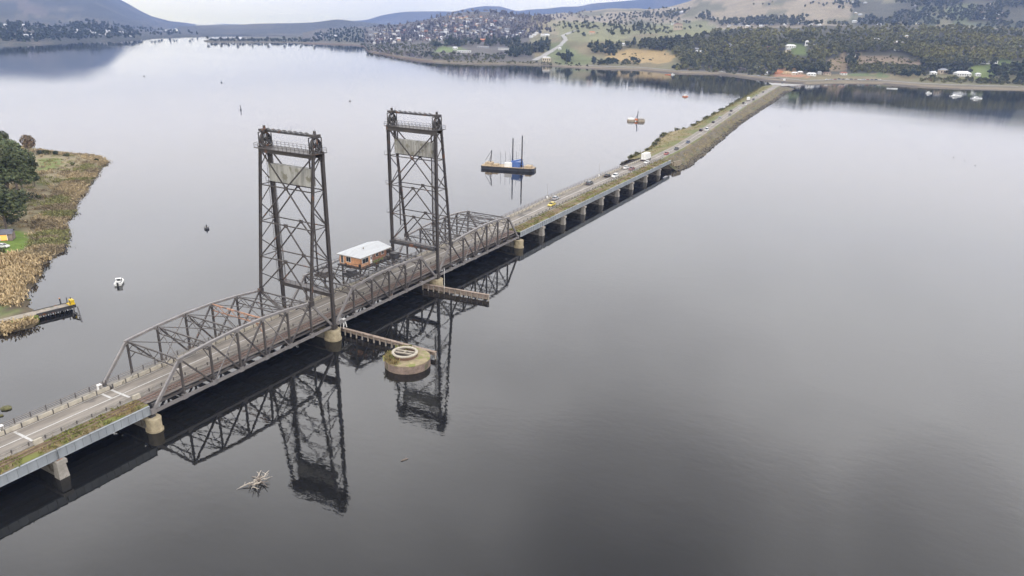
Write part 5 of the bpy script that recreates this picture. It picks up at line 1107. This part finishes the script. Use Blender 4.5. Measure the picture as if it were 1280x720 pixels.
for x, h in ((-5.5, 9.5), (-2.6, 10), (.3, 9), (4.0, 9.8)): b = MB(); b.tube((x, 2.5, 1.9), (x, 2.5, h), .09, n=5); b.build('thin_mast', m_dark, t)
b = MB(); b.box(-1.6, 2.8, -3.2, 0, 1.9, 4.2); b.build('site_shed', m_trim, t); b = MB(); b.box(2.9, 7.4, -2.8, 1.2, 1.9, 4.8); b.bar((2.2, -2, 4.9), (8.2, 0, 6.2), .8, .8); b.build('blue_frame', m_blue, t)
b = MB(); b.box(-13.5, -9.5, -2.5, 2, 1.9, 3.6); b.box(-8.5, -5.8, -3, 1, 1.9, 2.9); b.box(10.5, 14, -2.5, 2.5, 1.9, 3.0); b.build('deck_cargo', m_deckt, t)
b = MB(); b.bar((-10.8, 0, 3.6), (-10.2, 0, 10.5), .45, .45); b.bar((-10.2, 0, 10.5), (-14, 0, 4.5), .2, .2); b.bar((-12, 0, 3.6), (-10.4, 0, 8), .2, .2); b.build('derrick', m_dark, t)
b = MB()
for k in range(8): b.tube((-15 + k * 4.2, -4.5, 1.0), (-15 + k * 4.2, -4.5, 1.65), .38, n=8)
b.build('fender', m_rubber, t)
# two round pontoons with a pile gate
p0 = P(795, 151.5, 0); t = thing('pontoon_raft', 'pair of round pale pontoons with a brown pile frame, beyond the barge', 'pontoon', tuple(p0), AZ - math.pi / 2)
for x in (-4.4, 4.4): b = MB(); b.prism([(x + 3.6 * math.cos(a), 3.6 * math.sin(a)) for a in [k * math.pi / 9 for k in range(18)]], -.5, 1.6); b.build('round_pontoon', M('pontoon', (.42, .36, .27), .8, var=.3, spot=((.25, .16, .1), .6, .55)), t); b = MB(); b.prism([(x + 3.0 * math.cos(a), 3.0 * math.sin(a)) for a in [k * math.pi / 9 for k in range(18)]], 1.603, 2.6); b.build('pontoon_top', m_trim if x < 0 else m_galv, t)
b = MB(); b.box(-1.2, 1.2, -1.5, 1.5, .8, 2.2); b.build('link_deck', m_orange, t); b = MB(); b.tube((.6, 0, -1), (1.3, 0, 9), .35, n=8); b.bar((-.5, 0, 2.2), (1, 0, 5.5), .3, .3); b.build('pile_post', m_dark, t)
def small_boat(px, py, L, W, label, mat, cabin, rz, extra=None, name='small_boat'):
    p0 = P(px, py, 0); t = thing(name, label, 'boat', tuple(p0), rz, 'small boats near the far shore'); hull(MB(), L, W, 1.0).build('hull', mat, t)
    if cabin: b = MB(); b.hexa([(-L * .25, -W * .32, 1.0), (L * .12, -W * .32, 1.0), (L * .12, W * .32, 1.0), (-L * .25, W * .32, 1.0), (-L * .22, -W * .28, 2.8), (L * .02, -W * .28, 2.8), (L * .02, W * .28, 2.8), (-L * .22, W * .28, 2.8)]); c = b.build('cabin', m_hullw, t); b = MB(); b.box(-L * .2, L * .02, -W * .33, W * .33, 1.7, 2.2); b.build('pane', m_glass, c)
    else: b = MB(); b.box(-L * .3, L * .2, -W * .3, W * .3, 1.01, 1.06); b.build('cockpit', m_galv, t)
    if extra: b = MB(); b.tube((0, 0, 1), (0, 0, extra), .12, n=6); b.build('mast', m_dark, t)
    b = MB(); b.box(-L / 2 - .4, -L / 2, -.25, .25, 0, 1.3); b.build('outboard_motor', m_dark, t)
R_ = AZ - math.pi / 2
small_boat(857, 121, 7, 4, 'squat pale boat with orange trim right of the round pontoons', m_orange, True, R_ + .4); small_boat(835, 93.5, 11, 4, 'orange hulled workboat close to the far shore', m_orange, False, R_); small_boat(841, 93.6, 7, 3.4, 'white cabin boat tied beside the orange workboat', m_hullw, True, R_ + .2)
small_boat(1161, 117, 8, 3.6, 'boxy white boat second from left of the four moored boats', m_hullw, True, R_); small_boat(1195, 120.5, 16, 5, 'largest white cruiser among the four moored boats', m_hullw, True, R_ + .15); small_boat(1221, 123.5, 15, 4.4, 'white sailing boat with mast, rightmost of the four moored boats', m_hullw, True, R_ + .1, 9); small_boat(1115, 111, 15, 3, 'long low pale boat, leftmost of the four moored boats', m_hullw, False, R_ - .3)
# driftwood and rocks
p0 = P(322, 604, 0); t = thing('driftwood_pile', 'tangle of bleached branches standing in the dark water below the tower reflection', 'driftwood', tuple(p0)); g = random.Random(5); m_drift = M('bleached wood', (.50, .44, .37), .85, var=.35, scale=3)
for k in range(26):
    b = MB(); a = g.uniform(0, 6.28); x, y = g.uniform(-1.5, 1.5), g.uniform(-.9, .9); l = g.uniform(1.0, 3.2); e = g.uniform(-.25, .5); q = (x, y, g.uniform(.15, .9)); w_ = (x + l * math.cos(a) * math.cos(e), y + l * math.sin(a) * math.cos(e), q[2] + l * math.sin(e)); m_ = tuple((q[i] + w_[i]) / 2 + g.uniform(-.15, .15) for i in range(3)); r = g.uniform(.045, .11)
    b.tube(q, m_, r, r * .8, 6); b.tube(m_, w_, r * .8, r * .35, 6); b.tube(m_, (m_[0] + g.uniform(-.6, .6), m_[1] + g.uniform(-.6, .6), m_[2] + g.uniform(.1, .6)), r * .5, r * .2, 5); b.build('branch', m_drift if k % 4 else m_bark, t)
b = MB(); b.tube((-.9, .2, -.6), (.5, .1, .7), .22, .15, 7); b.tube((.4, -.5, -.6), (.9, .4, .8), .18, .1, 7); b.build('stump', m_bark, t)
p0 = P(505.5, 575, 0); t = tag(MB().loft([[(x, .18 * s_ * math.cos(a), .08 + .16 * s_ * math.sin(a)) for a in [k * math.pi / 4 for k in range(8)]] for x, s_ in ((-.8, .3), (-.4, .9), (.1, 1), (.6, .6), (.9, .2))]).tube((.2, 0, .1), (.6, .3, .55), .06, .02, 5).build('driftwood_log', m_bark), 'small dark log floating alone right of the tower reflection', 'driftwood'); t.location = (p0.x, p0.y, 0); t.rotation_euler = (0, 0, -.4)
def rock(px, py, r, label, sq=.5):
    bm_ = bmesh.new(); bmesh.ops.create_icosphere(bm_, subdivisions=3, radius=1)
    for v in bm_.verts: n = mnoise.noise(v.co * 1.6 + Vector((px, 0, 0))); v.co *= 1 + .28 * n; v.co = Vector((v.co.x * r, v.co.y * r * .7, v.co.z * r * sq))
    me = bpy.data.meshes.new('rock'); bm_.to_mesh(me); bm_.free(); me.materials.append(M('mossy rock', (.13, .125, .06), .95, var=.45, scale=1.5, bump=.06)); o = bpy.data.objects.new('rock', me); COL.objects.link(o); p0 = P(px, py, 0); o.location = (p0.x, p0.y, .1); o.rotation_euler = (0, 0, R_ + .3); tag(o, label, 'rock')
rock(7.5, 511, 1.05, 'mossy brown rock in the water behind the left approach', .55); rock(1.5, 520, .45, 'small dark stone beside the mossy rock at left edge', .6)
m_rockd = None
for px, py, r, lb in ((36, 375, .6, 'dark stone in the water between reeds and jetty'), (31, 380, .5, 'small dark stone at the foot of the reeds')): rock(px, py, r, lb)
# birds resting on the open water right of the causeway
bird0 = None
for k, (px, py) in enumerate([(1180, 193.5), (1192, 197), (1206, 201), (1219, 207), (1150, 199), (980, 156), (986, 158), (992, 157.5), (975, 158)]):
    p = P(px, py, 0); where = 'in the line of birds on open water at right' if px > 1100 else 'in the small flock beside the causeway'
    if bird0 is None:
        bird0 = tag(MB().loft([[(x, r * math.cos(a), .18 + r * .8 * math.sin(a)) for a in [k_ * math.pi / 4 for k_ in range(8)]] for x, r in ((-.55, .05), (-.35, .22), (0, .3), (.3, .22), (.45, .08))]).tube((.35, 0, .3), (.5, 0, .85), .07, .05, 6).tube((.47, 0, .83), (.75, 0, .78), .07, .02, 6).build('water_bird', m_hullb), 'x', 'bird'); o = bird0
    else: o = bird0.copy(); COL.objects.link(o)
    o.scale = (.75,) * 3; o.location = (p.x, p.y, 0); o.rotation_euler = (0, 0, k * 1.3); tag(o, 'dark water bird ' + where, 'bird', 'birds ' + where)

# ================================================================ LEFT BANK: hut and jetty
p0 = P(6, 300, 2.2); zg = bank_h(p0.x, p0.y); t = thing('lit_hut', 'dark roofed hut with glowing orange doorway at the left edge of the bank', 'hut', (p0.x, p0.y, zg - .1), AZ + .35)
b = MB(); b.box(-2.2, 2.2, -3, 3, 0, 2.6); b.build('wall', M('hut wall', (.22, .17, .15), .8, var=.3), t); b = MB(); b.face([(-2.7, -3.4, 2.55), (0, -3.4, 3.9), (0, 3.4, 3.9), (-2.7, 3.4, 2.55)]); b.face([(2.7, -3.4, 2.55), (2.7, 3.4, 2.55), (0, 3.4, 3.9), (0, -3.4, 3.9)]); b.face([(-2.2, -3, 2.6), (2.2, -3, 2.6), (0, -3, 3.75)]); b.face([(-2.2, 3, 2.6), (0, 3, 3.75), (2.2, 3, 2.6)]); b.build('roof', M('slate roof', (.14, .14, .17), .6, var=.25), t)
m_glow = bpy.data.materials.new('lit doorway'); m_glow.use_nodes = True; bs = m_glow.node_tree.nodes['Principled BSDF']; bs.inputs['Base Color'].default_value = (.6, .3, .08, 1); bs.inputs['Emission Color'].default_value = (1, .5, .12, 1); bs.inputs['Emission Strength'].default_value = .9
b = MB(); b.box(-2.24, -2.203, -1.5, .6, .3, 2.2); b.build('lit_doorway', m_glow, t); b = MB(); b.box(-2.3, -2.2, -1.65, -1.5, .2, 2.35); b.box(-2.3, -2.2, .6, .75, .2, 2.35); b.build('door_frame', m_trim, t)
p0 = P(4, 310, 2.2); cr_ = make_car('hatchback', 'white', 'white car parked by the lit hut at the left edge'); cr_.location = (p0.x, p0.y, bank_h(p0.x, p0.y) + .02); cr_.rotation_euler = (0, 0, R_)
if 'group' in cr_: del cr_['group']
a0, a1 = P(38, 392, 1.6), P(92, 379, 1.6); dv = a1 - a0; rz = math.atan2(dv.y, dv.x); L = dv.length
t = thing('jetty', 'narrow concrete jetty with dark edge reaching out from the left bank', 'jetty', (a0.x, a0.y, 0), rz)
b = MB(); b.box(-9, L, -1.5, 1.5, 1.15, 1.55); b.build('deck', M('jetty deck', (.33, .29, .24), .9, var=.3, scale=.6, spot=((.2, .18, .14), .6, .55)), t); b = MB(); b.box(1, L, -1.75, -1.503, .85, 1.72); b.box(1, L, 1.503, 1.75, .85, 1.72); b.build('edge_beam', m_dark, t)
for k in range(7):
    for y in (-1.3, 1.3): b = MB(); b.tube((3 + k * (L - 3.6) / 6, y, -2), (3 + k * (L - 3.6) / 6, y, 1.15), .17, n=8); b.build('pile', m_dark, t)
b = MB(); b.box(5, 7, -.9, .4, 1.553, 1.565); b.box(8.5, 10, -.6, .9, 1.553, 1.565); b.box(11.5, L - 1, -.5, .8, 1.553, 1.565); b.build('pale_patch', m_foot, t)
b = MB(); b.box(-14, 1.2, -2.6, -1.4, .2, 1.3); b.build('grass_verge', m_moss, t)
e = a1; t = thing('yellow_barrier', 'bright yellow steel barrier at the outer end of the jetty', 'barrier', (e.x, e.y, 1.57), rz); b = MB(); b.box(-1.5, .1, -1.2, 1.1, 0, .25); b.box(-.9, .0, -1.0, .9, .25, 1.35); b.build('barrier_box', m_yellow, t); b = MB()
for q in ((-1.3, 1.0, 1.9), (-.4, .6, 1.9), (-1.2, -1., 1.3)): b.tube((q[0], q[1], .25), (q[0], q[1], q[2]), .12, n=6)
b.build('barrier_post', m_dark, t)
t = thing('broken_dolphin', 'broken dark timbers leaning off the end of the jetty', 'timber dolphin', (e.x, e.y, 0), 0); b = MB(); q0 = P(97, 384, 1.6) - Vector((e.x, e.y, 0)); q1 = P(103, 404, -.2) - Vector((e.x, e.y, 0)); q2 = P(92, 391, .9) - Vector((e.x, e.y, 0)); q3 = P(92, 397, -.4) - Vector((e.x, e.y, 0)); b.bar(q0, q1, .34, .34); b.bar(q2, q0.lerp(q1, .55), .28, .28); b.bar(q2, q3, .28, .28); b.bar(q2, Vector((0, -.2, 1.3)), .28, .28); b.build('timber', m_dark, t)
t = thing('mooring_post', 'dark mooring post on the far side near the jetty end', 'post', (a0.x + dv.x * .78, a0.y + dv.y * .78, 0), rz); b = MB(); b.tube((0, 2.1, -2), (-.3, 2.1, 3.2), .2, n=8); b.build('post_shaft', m_dark, t); b = MB(); b.tube((-.3, 2.1, 3.2), (-.31, 2.1, 3.4), .24, n=8); b.build('post_cap', m_rusty, t)
for px, py, lb in ((80, 284, 'dark stake standing off the reeds midway along the left bank'), (81, 303, 'lower dark stake by the corner of the left bank'), (82, 311, 'short dark stake at the reed corner')):
    p0 = P(px, py, 0); t = tag(MB().tube((0, 0, -1.5), (.2, 0, 2.2), .16, .12, 7).bar((-.5, 0, 1.2), (.7, 0, 1.5), .12, .12).build('stake', m_dark), lb, 'stake', 'stakes off the left bank'); t.location = (p0.x, p0.y, 0)

# ================================================================ BUILDINGS ON THE FAR SHORE
WALL = {'white': (.66, .65, .62), 'cream': (.60, .52, .38), 'brick': (.33, .15, .10), 'grey': (.36, .36, .37), 'tan': (.46, .38, .28)}; ROOF = {'white': (.74, .74, .75), 'grey': (.28, .29, .31), 'red': (.30, .12, .08), 'orange': (.48, .20, .09), 'brown': (.22, .15, .12), 'pale': (.55, .54, .53)}
WMt = {k: M(k + ' wall', v, .85, var=.12, scale=.3) for k, v in WALL.items()}; RMt = {k: M(k + ' roof', v, .7, var=.15, scale=.3) for k, v in ROOF.items()}
def house(px, py, W, D, H_, wall, roof, label, cat='house', group='houses along the far shore', bvh=None, rz=0., flat=False, name='house'):
    p = ground_at(px, py, bvh)
    if p is None: return
    t = thing(name, label, cat, tuple(p), R_ + rz, group); b = MB(); b.box(-W / 2, W / 2, -D / 2, D / 2, -2.5, H_); b.build('wall', WMt[wall], t); b = MB(); o_ = .5
    if flat: b.box(-W / 2 - o_, W / 2 + o_, -D / 2 - o_, D / 2 + o_, H_ + .003, H_ + .5)
    else:
        k = min(W, D) / 2 + o_; zr = H_ + k * .5; q = [(-W / 2 - o_, -D / 2 - o_, H_), (W / 2 + o_, -D / 2 - o_, H_), (W / 2 + o_, D / 2 + o_, H_), (-W / 2 - o_, D / 2 + o_, H_)]; e, g = (-W / 2 - o_ + k * .6, 0, zr), (W / 2 + o_ - k * .6, 0, zr)
        b.face([q[0], q[1], g, e]); b.face([q[2], q[3], e, g]); b.face([q[3], q[0], e]); b.face([q[1], q[2], g]); b.face(q[::-1])
    b.build('roof', RMt[roof], t); n = max(2, int(W / 4))
    for k in range(min(n, 6)):
        x = -W / 2 + W * (k + .5) / min(n, 6); b = MB(); b.box(x - .9, x + .9, -D / 2 - .05, -D / 2 - .003, H_ * .3, H_ * .75); b.build('window' if k != 1 else 'door', m_glass, t)
    return t
HS_ = [(683, 77, 17, 9, 8, 'cream', 'pale', 'cream two storey house right at the waterline beyond the grove'), (580, 65.5, 34, 9, 4, 'white', 'white', 'long white waterside shed, leftmost of the three beside the lawn'), (604, 60, 30, 10, 4, 'grey', 'pale', 'long pale shed behind the white one near the lawn'), (630, 62.5, 30, 10, 5, 'white', 'grey', 'white shed with grey roof nearest the dark grove'),
       (569, 61.5, 12, 8, 4, 'white', 'white', 'small bright white building on the green lawn'), (604, 52, 22, 12, 5, 'brick', 'orange', 'orange roofed hall above the waterside sheds'), (636, 47.5, 22, 10, 5, 'white', 'pale', 'cream white hall among trees above the sheds'), (647, 46, 16, 9, 5, 'white', 'white', 'smaller white hall right of the cream one'), (700, 62, 7, 7, 3, 'white', 'white', 'tiny white cottage below the winding road'),
       (740, 42.5, 16, 9, 4, 'cream', 'orange', 'cream farmhouse alone on the green slope'), (779, 57, 8, 6, 4, 'white', 'white', 'small white shed amid the dark row over the golden slope'), (845, 30.5, 34, 9, 4, 'white', 'white', 'long white roofed building beyond the golden slope'), (842, 11, 26, 10, 5, 'white', 'white', 'white building highest on the hill at top'), (853, 17, 24, 10, 5, 'grey', 'white', 'white roofed building just below the highest one'), (890, 24, 24, 10, 5, 'white', 'white', 'white building before the tan hills'), (847, 37, 22, 14, 13, 'tan', 'brown', 'tall tan block half hidden by trees'),
       (875, 67, 22, 9, 4, 'tan', 'pale', 'pale building glimpsed inside the forest left of the junction'), (880, 66, 9, 7, 4, 'white', 'white', 'white shed glimpsed inside the forest'), (966, 61, 26, 10, 4, 'brick', 'red', 'long red brick building before the bright lawn'), (988, 60, 18, 10, 4, 'white', 'white', 'white roofed house on the bright lawn above junction'), (1008, 57, 5, 5, 8, 'white', 'white', 'small white tower like shed at the lawn corner'),
       (948, 89, 4.5, 4.5, 7, 'white', 'white', 'narrow white hut beside the shore road left of junction'), (1107, 57, 18, 9, 4, 'grey', 'grey', 'grey roofed house in the forest above the golden bank'), (1122, 56, 20, 10, 5, 'tan', 'pale', 'pale roofed house beside the grey one in the forest'), (1121, 63, 9, 7, 4, 'white', 'white', 'small white cottage under the pale roofed house'),
       (1234, 79, 30, 12, 4, 'white', 'white', 'large white house with wide windows on the right paddock'), (1202, 95, 24, 13, 4.5, 'white', 'white', 'big white house low above the right shore'), (1166, 93.5, 10, 7, 4, 'white', 'white', 'white garage above the leftmost boats'), (1178, 92, 13, 9, 6, 'tan', 'grey', 'grey gabled house beside the white garage'), (1222, 95, 7, 6, 3.5, 'white', 'white', 'small white shed right of the big white house'),
       (1267, 61, 8, 6, 4, 'white', 'white', 'small white hut on the upper slope near right edge'), (1278, 58, 12, 8, 4, 'grey', 'white', 'house at the right edge high on the slope'), (1222, 17, 26, 10, 5, 'tan', 'red', 'reddish roofed building high in the upper right'), (1250, 18, 30, 10, 5, 'white', 'red', 'pale building with red roof in the upper right corner'), (1068, 28, 14, 9, 4, 'white', 'white', 'white roofed house on the forest crest')]
for h in HS_: house(h[0], h[1], *h[2:7], h[7], flat=(h[2] > 25))
rr = random.Random(11)
for k in range(26): house(900 + rr.uniform(0, 128), rr.uniform(28, 34), rr.uniform(9, 16), 8, 3.2, rr.choice(['white', 'cream', 'grey']), rr.choice(['white', 'white', 'pale', 'grey']), 'pale house of the row between forest crest and tan hills', group='houses between the forest and the tan hills')
for k in range(34):
    zx, zy = ((rr.uniform(1050, 1280), rr.uniform(2, 34)) if k % 2 else (rr.uniform(862, 1270), rr.uniform(40, 76))); house(zx, zy, rr.uniform(8, 14), 7, 3.4, rr.choice(['white', 'cream', 'grey', 'tan']), rr.choice(['white', 'pale', 'grey', 'brown', 'red']), 'small house standing among the trees on the wooded hill at right', group='houses among the hill trees')
# the far town on its hillside, a few pixels each
def tiny(wall, roof, W, D, H_):
    b = MB(); b.box(-W / 2, W / 2, -D / 2, D / 2, -2, H_, 0); z = H_ + .02; b.face([(-W / 2 - .4, -D / 2 - .4, z), (W / 2 + .4, -D / 2 - .4, z), (W / 2, 0, z + 2.6), (-W / 2, 0, z + 2.6)], 1); b.face([(W / 2 + .4, D / 2 + .4, z), (-W / 2 - .4, D / 2 + .4, z), (-W / 2, 0, z + 2.6), (W / 2, 0, z + 2.6)], 1)
    b.face([(-W / 2 - .4, -D / 2 - .4, z), (-W / 2, 0, z + 2.6), (-W / 2 - .4, D / 2 + .4, z)], 0); b.face([(W / 2 + .4, D / 2 + .4, z), (W / 2, 0, z + 2.6), (W / 2 + .4, -D / 2 - .4, z)], 0)
    return b.build('town_house', [WMt[wall], RMt[roof]])
KIND = [tiny('white', 'pale', 11, 8, 3.5), tiny('cream', 'red', 11, 8, 3.5), tiny('white', 'white', 12, 8, 3.5), tiny('grey', 'grey', 11, 9, 3.5), tiny('brick', 'brown', 11, 8, 3.5), tiny('tan', 'grey', 13, 8, 3.5)]
NMK = ['white walled house with pale roof', 'cream house with red roof', 'all white house', 'grey house with grey roof', 'brick house with brown roof', 'tan house with grey roof']; first = [True] * 6
def town(poly, n, where, group, bvh, kinds=range(6)):
    for _ in range(n):
        x, y = rand_in(poly); p = ground_at(x, y, bvh)
        if p is None or p.z < 2: continue
        k = rr.choice(list(kinds)); o = KIND[k] if first[k] else KIND[k].copy()
        if not first[k]: COL.objects.link(o)
        first[k] = False; o.location = p; o.rotation_euler = (0, 0, R_ + rr.uniform(-.5, .5)); tag(o, NMK[k] + ' ' + where, 'house', group)
town([(490, 34), (560, 22), (640, 20), (655, 44), (560, 48), (490, 46)], 150, 'on the slope of the far town', 'houses of the far town', far_bvh, (0, 0, 1, 2, 3, 3, 4, 5, 5))
town([(458, 38), (500, 34), (500, 54), (462, 56)], 26, 'at the left end of the far town', 'houses at the left end of the far town', far_bvh, (0, 3, 5)); town([(640, 40), (690, 38), (690, 47), (640, 48)], 12, 'where the far town meets the winding road', 'houses by the winding road', far_bvh, (0, 2, 3))
town([(470, 46), (580, 44), (560, 50), (470, 54)], 34, 'low in the far town near the water', 'lower houses of the far town', far_bvh, (0, 2, 1))
town([(85, 38), (165, 39), (165, 46), (95, 42)], 34, 'on the shore below the big mountain', 'houses below the mountain', hill_bvh, (2, 0)); town([(0, 30), (34, 32), (34, 37), (0, 36)], 12, 'on the foothill at the upper left edge', 'houses on the left foothill', hill_bvh, (2, 0, 3)); town([(30, 44), (50, 44), (50, 49), (30, 49)], 6, 'near the waterline at upper left', 'waterside houses at upper left', hill_bvh, (2,))
town([(265, 48), (330, 48), (330, 50), (265, 50.5)], 8, 'on the low spit at upper left', 'houses on the low spit', spit_bvh, (2,)); town([(388, 40), (425, 42), (425, 47), (385, 46)], 12, 'at the foot of the dark wooded spit hill', 'houses by the spit hill', spit_bvh, (2, 0))
# works compound and parked vehicles beside the junction
for px, py, W, col, lb in ((972, 91.5, 12, 'orange', 'mound of red brown earth left of the junction'), (984, 92.5, 10, 'tan', 'mound of tan earth behind the junction')):
    p = ground_at(px, py); bm_ = bmesh.new(); bmesh.ops.create_icosphere(bm_, subdivisions=3, radius=1)
    for v in bm_.verts: n = mnoise.noise(v.co * 2 + Vector((px, 0, 0))); v.co = Vector((v.co.x * W * (1 + .2 * n), v.co.y * W * .5, max(-.2, v.co.z) * 5 * (1 + .3 * n)))
    me = bpy.data.meshes.new('earth_mound'); bm_.to_mesh(me); bm_.free(); me.materials.append(M(col + ' earth', (.42, .19, .10) if col == 'orange' else (.42, .31, .19), .95, var=.3, scale=.4)); o = bpy.data.objects.new('earth_mound', me); COL.objects.link(o); o.location = p; o.rotation_euler = (0, 0, R_); tag(o, lb, 'earth mound')
for k, (px, py, W, lb) in enumerate(((960, 93, 12, 'long white site shed left of the red earth mound'), (993, 93.5, 9, 'cream site hut right behind the junction'), (1000, 92.5, 8, 'tan site hut second right of the junction'), (1014, 94.5, 14, 'low white site shed right of the junction'), (1024, 92.5, 6, 'tall white site hut in the row right of junction'), (1033, 93.5, 13, 'wide tan site shed in the row right of junction'), (1054, 93.5, 11, 'red roofed site shed by the shore road'))):
    house(px, py, W, 6, 3.2, 'cream' if k in (1,) else ('tan' if k in (2, 5) else 'white'), 'red' if k == 6 else ('brown' if k == 5 else 'white'), lb, 'site shed', 'site sheds near the junction', name='site_shed')
CL = ['white', 'silver', 'red', 'blue', 'black', 'white', 'grey', 'maroon']
protoc = None
for k in range(14):
    px = 1040 + k * 5.2; p = None
    d = ray(px, 60); h = Vector((d.x, d.y)).normalized(); r = R0(px) + 29.5 + (k % 2) * 2.5; c = CL[k % 8]
    nm = '%s car parked along the right hand shore road, %s from the junction' % (c, ORD[k] if k < 12 else ('thirteenth', 'fourteenth')[k - 12]); cc = make_car('suv' if k % 3 == 0 else 'sedan', c, nm); cc['group'] = 'cars along the shore road'; cc.location = (CAM.x + h.x * r, CAM.y + h.y * r, 3.76); cc.rotation_euler = (0, 0, R_)
for k, px in enumerate((905, 918, 940, 953)):
    d = ray(px, 60); h = Vector((d.x, d.y)).normalized(); r = R0(px) + 30.5; c = ('white', 'white', 'black', 'silver')[k]; cc = make_car('van' if k == 3 else 'sedan', c, '%s car on the shore road left of the junction, %s counted from the left' % (c, ORD[k])); cc['group'] = 'cars on the left shore road'; cc.location = (CAM.x + h.x * r, CAM.y + h.y * r, 3.76); cc.rotation_euler = (0, 0, R_)
p = P(1100.5, 97, 3.8); tr = truck('bright red truck parked on the right hand shore road', 12, 4.2, 'red'); tr.location = (p.x, p.y, 3.8); tr.rotation_euler = (0, 0, R_)
for o in tr.children:
    if o.name.startswith('cargo_box'): o.data.materials[0] = CM['orange']
for k, (px, py, h_) in enumerate(((1057, 92, 26), (1103, 97, 20), (853, 60, 14), (945, 92, 12))):
    p = ground_at(px, py); t = thing('power_pole', ['tall pale pole rising before the golden bank', 'tall pole beside the red truck', 'pole at the forest edge left', 'pole beside the narrow white hut'][k], 'pole', tuple(p), R_, 'poles on the far shore'); b = MB(); b.tube((0, 0, -1), (0, 0, h_), .3, .2, 6); b.build('pole_shaft', m_pile, t); b = MB(); b.bar((-1.6, 0, h_ - 1), (1.6, 0, h_ - 1), .2, .2); b.build('cross_arm', m_pile, t)
t = tag(MB().box(-8, 8, -1.4, 1.4, 0, .5).build('landing_stage', m_foot), 'pale landing stage on the shore left of the dark clump', 'landing stage'); p = P(1120, 104, .4); t.location = (p.x, p.y, .3); t.rotation_euler = (0, 0, R_ - .1)
# white hopper on a post, and scraps at the causeway edge
for px, py, lb in ((826, 170, 'pale rock heap at the far edge of the causeway start'),):
    p = P(px, py, 1.5); t = tag(MB().prism([(-3, -1.2), (2, -1.8), (3.2, .6), (-.5, 1.8)], -1, 1.0, top=[(-1.6, -.5), (1.2, -.8), (1.6, .3), (-.4, .9)]).build('rock_heap', m_pier), lb, 'rock heap'); t.location = (p.x, p.y, .8)
for k in range(30):
    s = 430 + k * 21 + random.uniform(-6, 6); y = fe(s) - random.uniform(1, 3.5); h = cw_bvh.ray_cast(Vector((s, y, 60)), Vector((0, 0, -1)))
    if h[0] and h[0].z > .2: r = dup(PROTO['b1'], h[0], random.uniform(0, 6), 'low shrub on the far edge of the causeway', 'shrubs on the causeway edge', random.uniform(.6, 1.0)); r['category'] = 'shrub'

V_, C_ = [], []                                                    # dark armour stones along both waterlines of the causeway
for _ in range(1500):
    s = random.uniform(424, 1085); side = random.random() < .6; y = (ne(s) + random.uniform(-.5, 3.2)) if side else (fe(s) - random.uniform(-.5, 3)); h = cw_bvh.ray_cast(Vector((s, y, 60)), Vector((0, 0, -1)))
    if not h[0] or h[0].z > 1.6 or h[0].z < -.6: continue
    r = random.uniform(.25, .8); c = np.array((s, y, max(h[0].z, 0) + .05)); q = [c + np.array((sx * r * random.uniform(.6, 1.1), sy * r * random.uniform(.6, 1.1), sz * r * random.uniform(.4, .8))) for sz in (-1, 1) for sx, sy in ((-1, -1), (1, -1), (1, 1), (-1, 1))]
    for f in ((4, 5, 6, 7), (0, 1, 5, 4), (1, 2, 6, 5), (2, 3, 7, 6), (3, 0, 4, 7)): V_.append(np.array([q[i] for i in f])); C_.append(np.full((4, 4), random.uniform(.6, 1.4)))
tag(raw_quads('waterline_stones', np.concatenate(V_), np.concatenate(C_), M('armour stone', (.12, .105, .085), .95, var=.4, scale=1., attr='tint')), kind='stuff')

# ================================================================ HAZE
hz = MB(); hz.box(-1300, 12700, -8300, 9700, -9, 860)
m_h = bpy.data.materials.new('river haze'); m_h.use_nodes = True; ht = m_h.node_tree; ht.nodes.clear(); ho = ht.nodes.new('ShaderNodeOutputMaterial'); hv = ht.nodes.new('ShaderNodeVolumePrincipled')
hv.inputs['Color'].default_value = (.30, .43, .82, 1); hv.inputs['Density'].default_value = 0.95e-4; hv.inputs['Anisotropy'].default_value = .2
ht.links.new(hv.outputs[0], ho.inputs['Volume'])
tag(hz.build('haze', m_h), kind='stuff')
# unused prototypes must not stay in the scene
for k, t in PROTO.items():
    if k not in used and t.location.z < -400:
        for c in list(t.children): bpy.data.objects.remove(c)
        bpy.data.objects.remove(t)
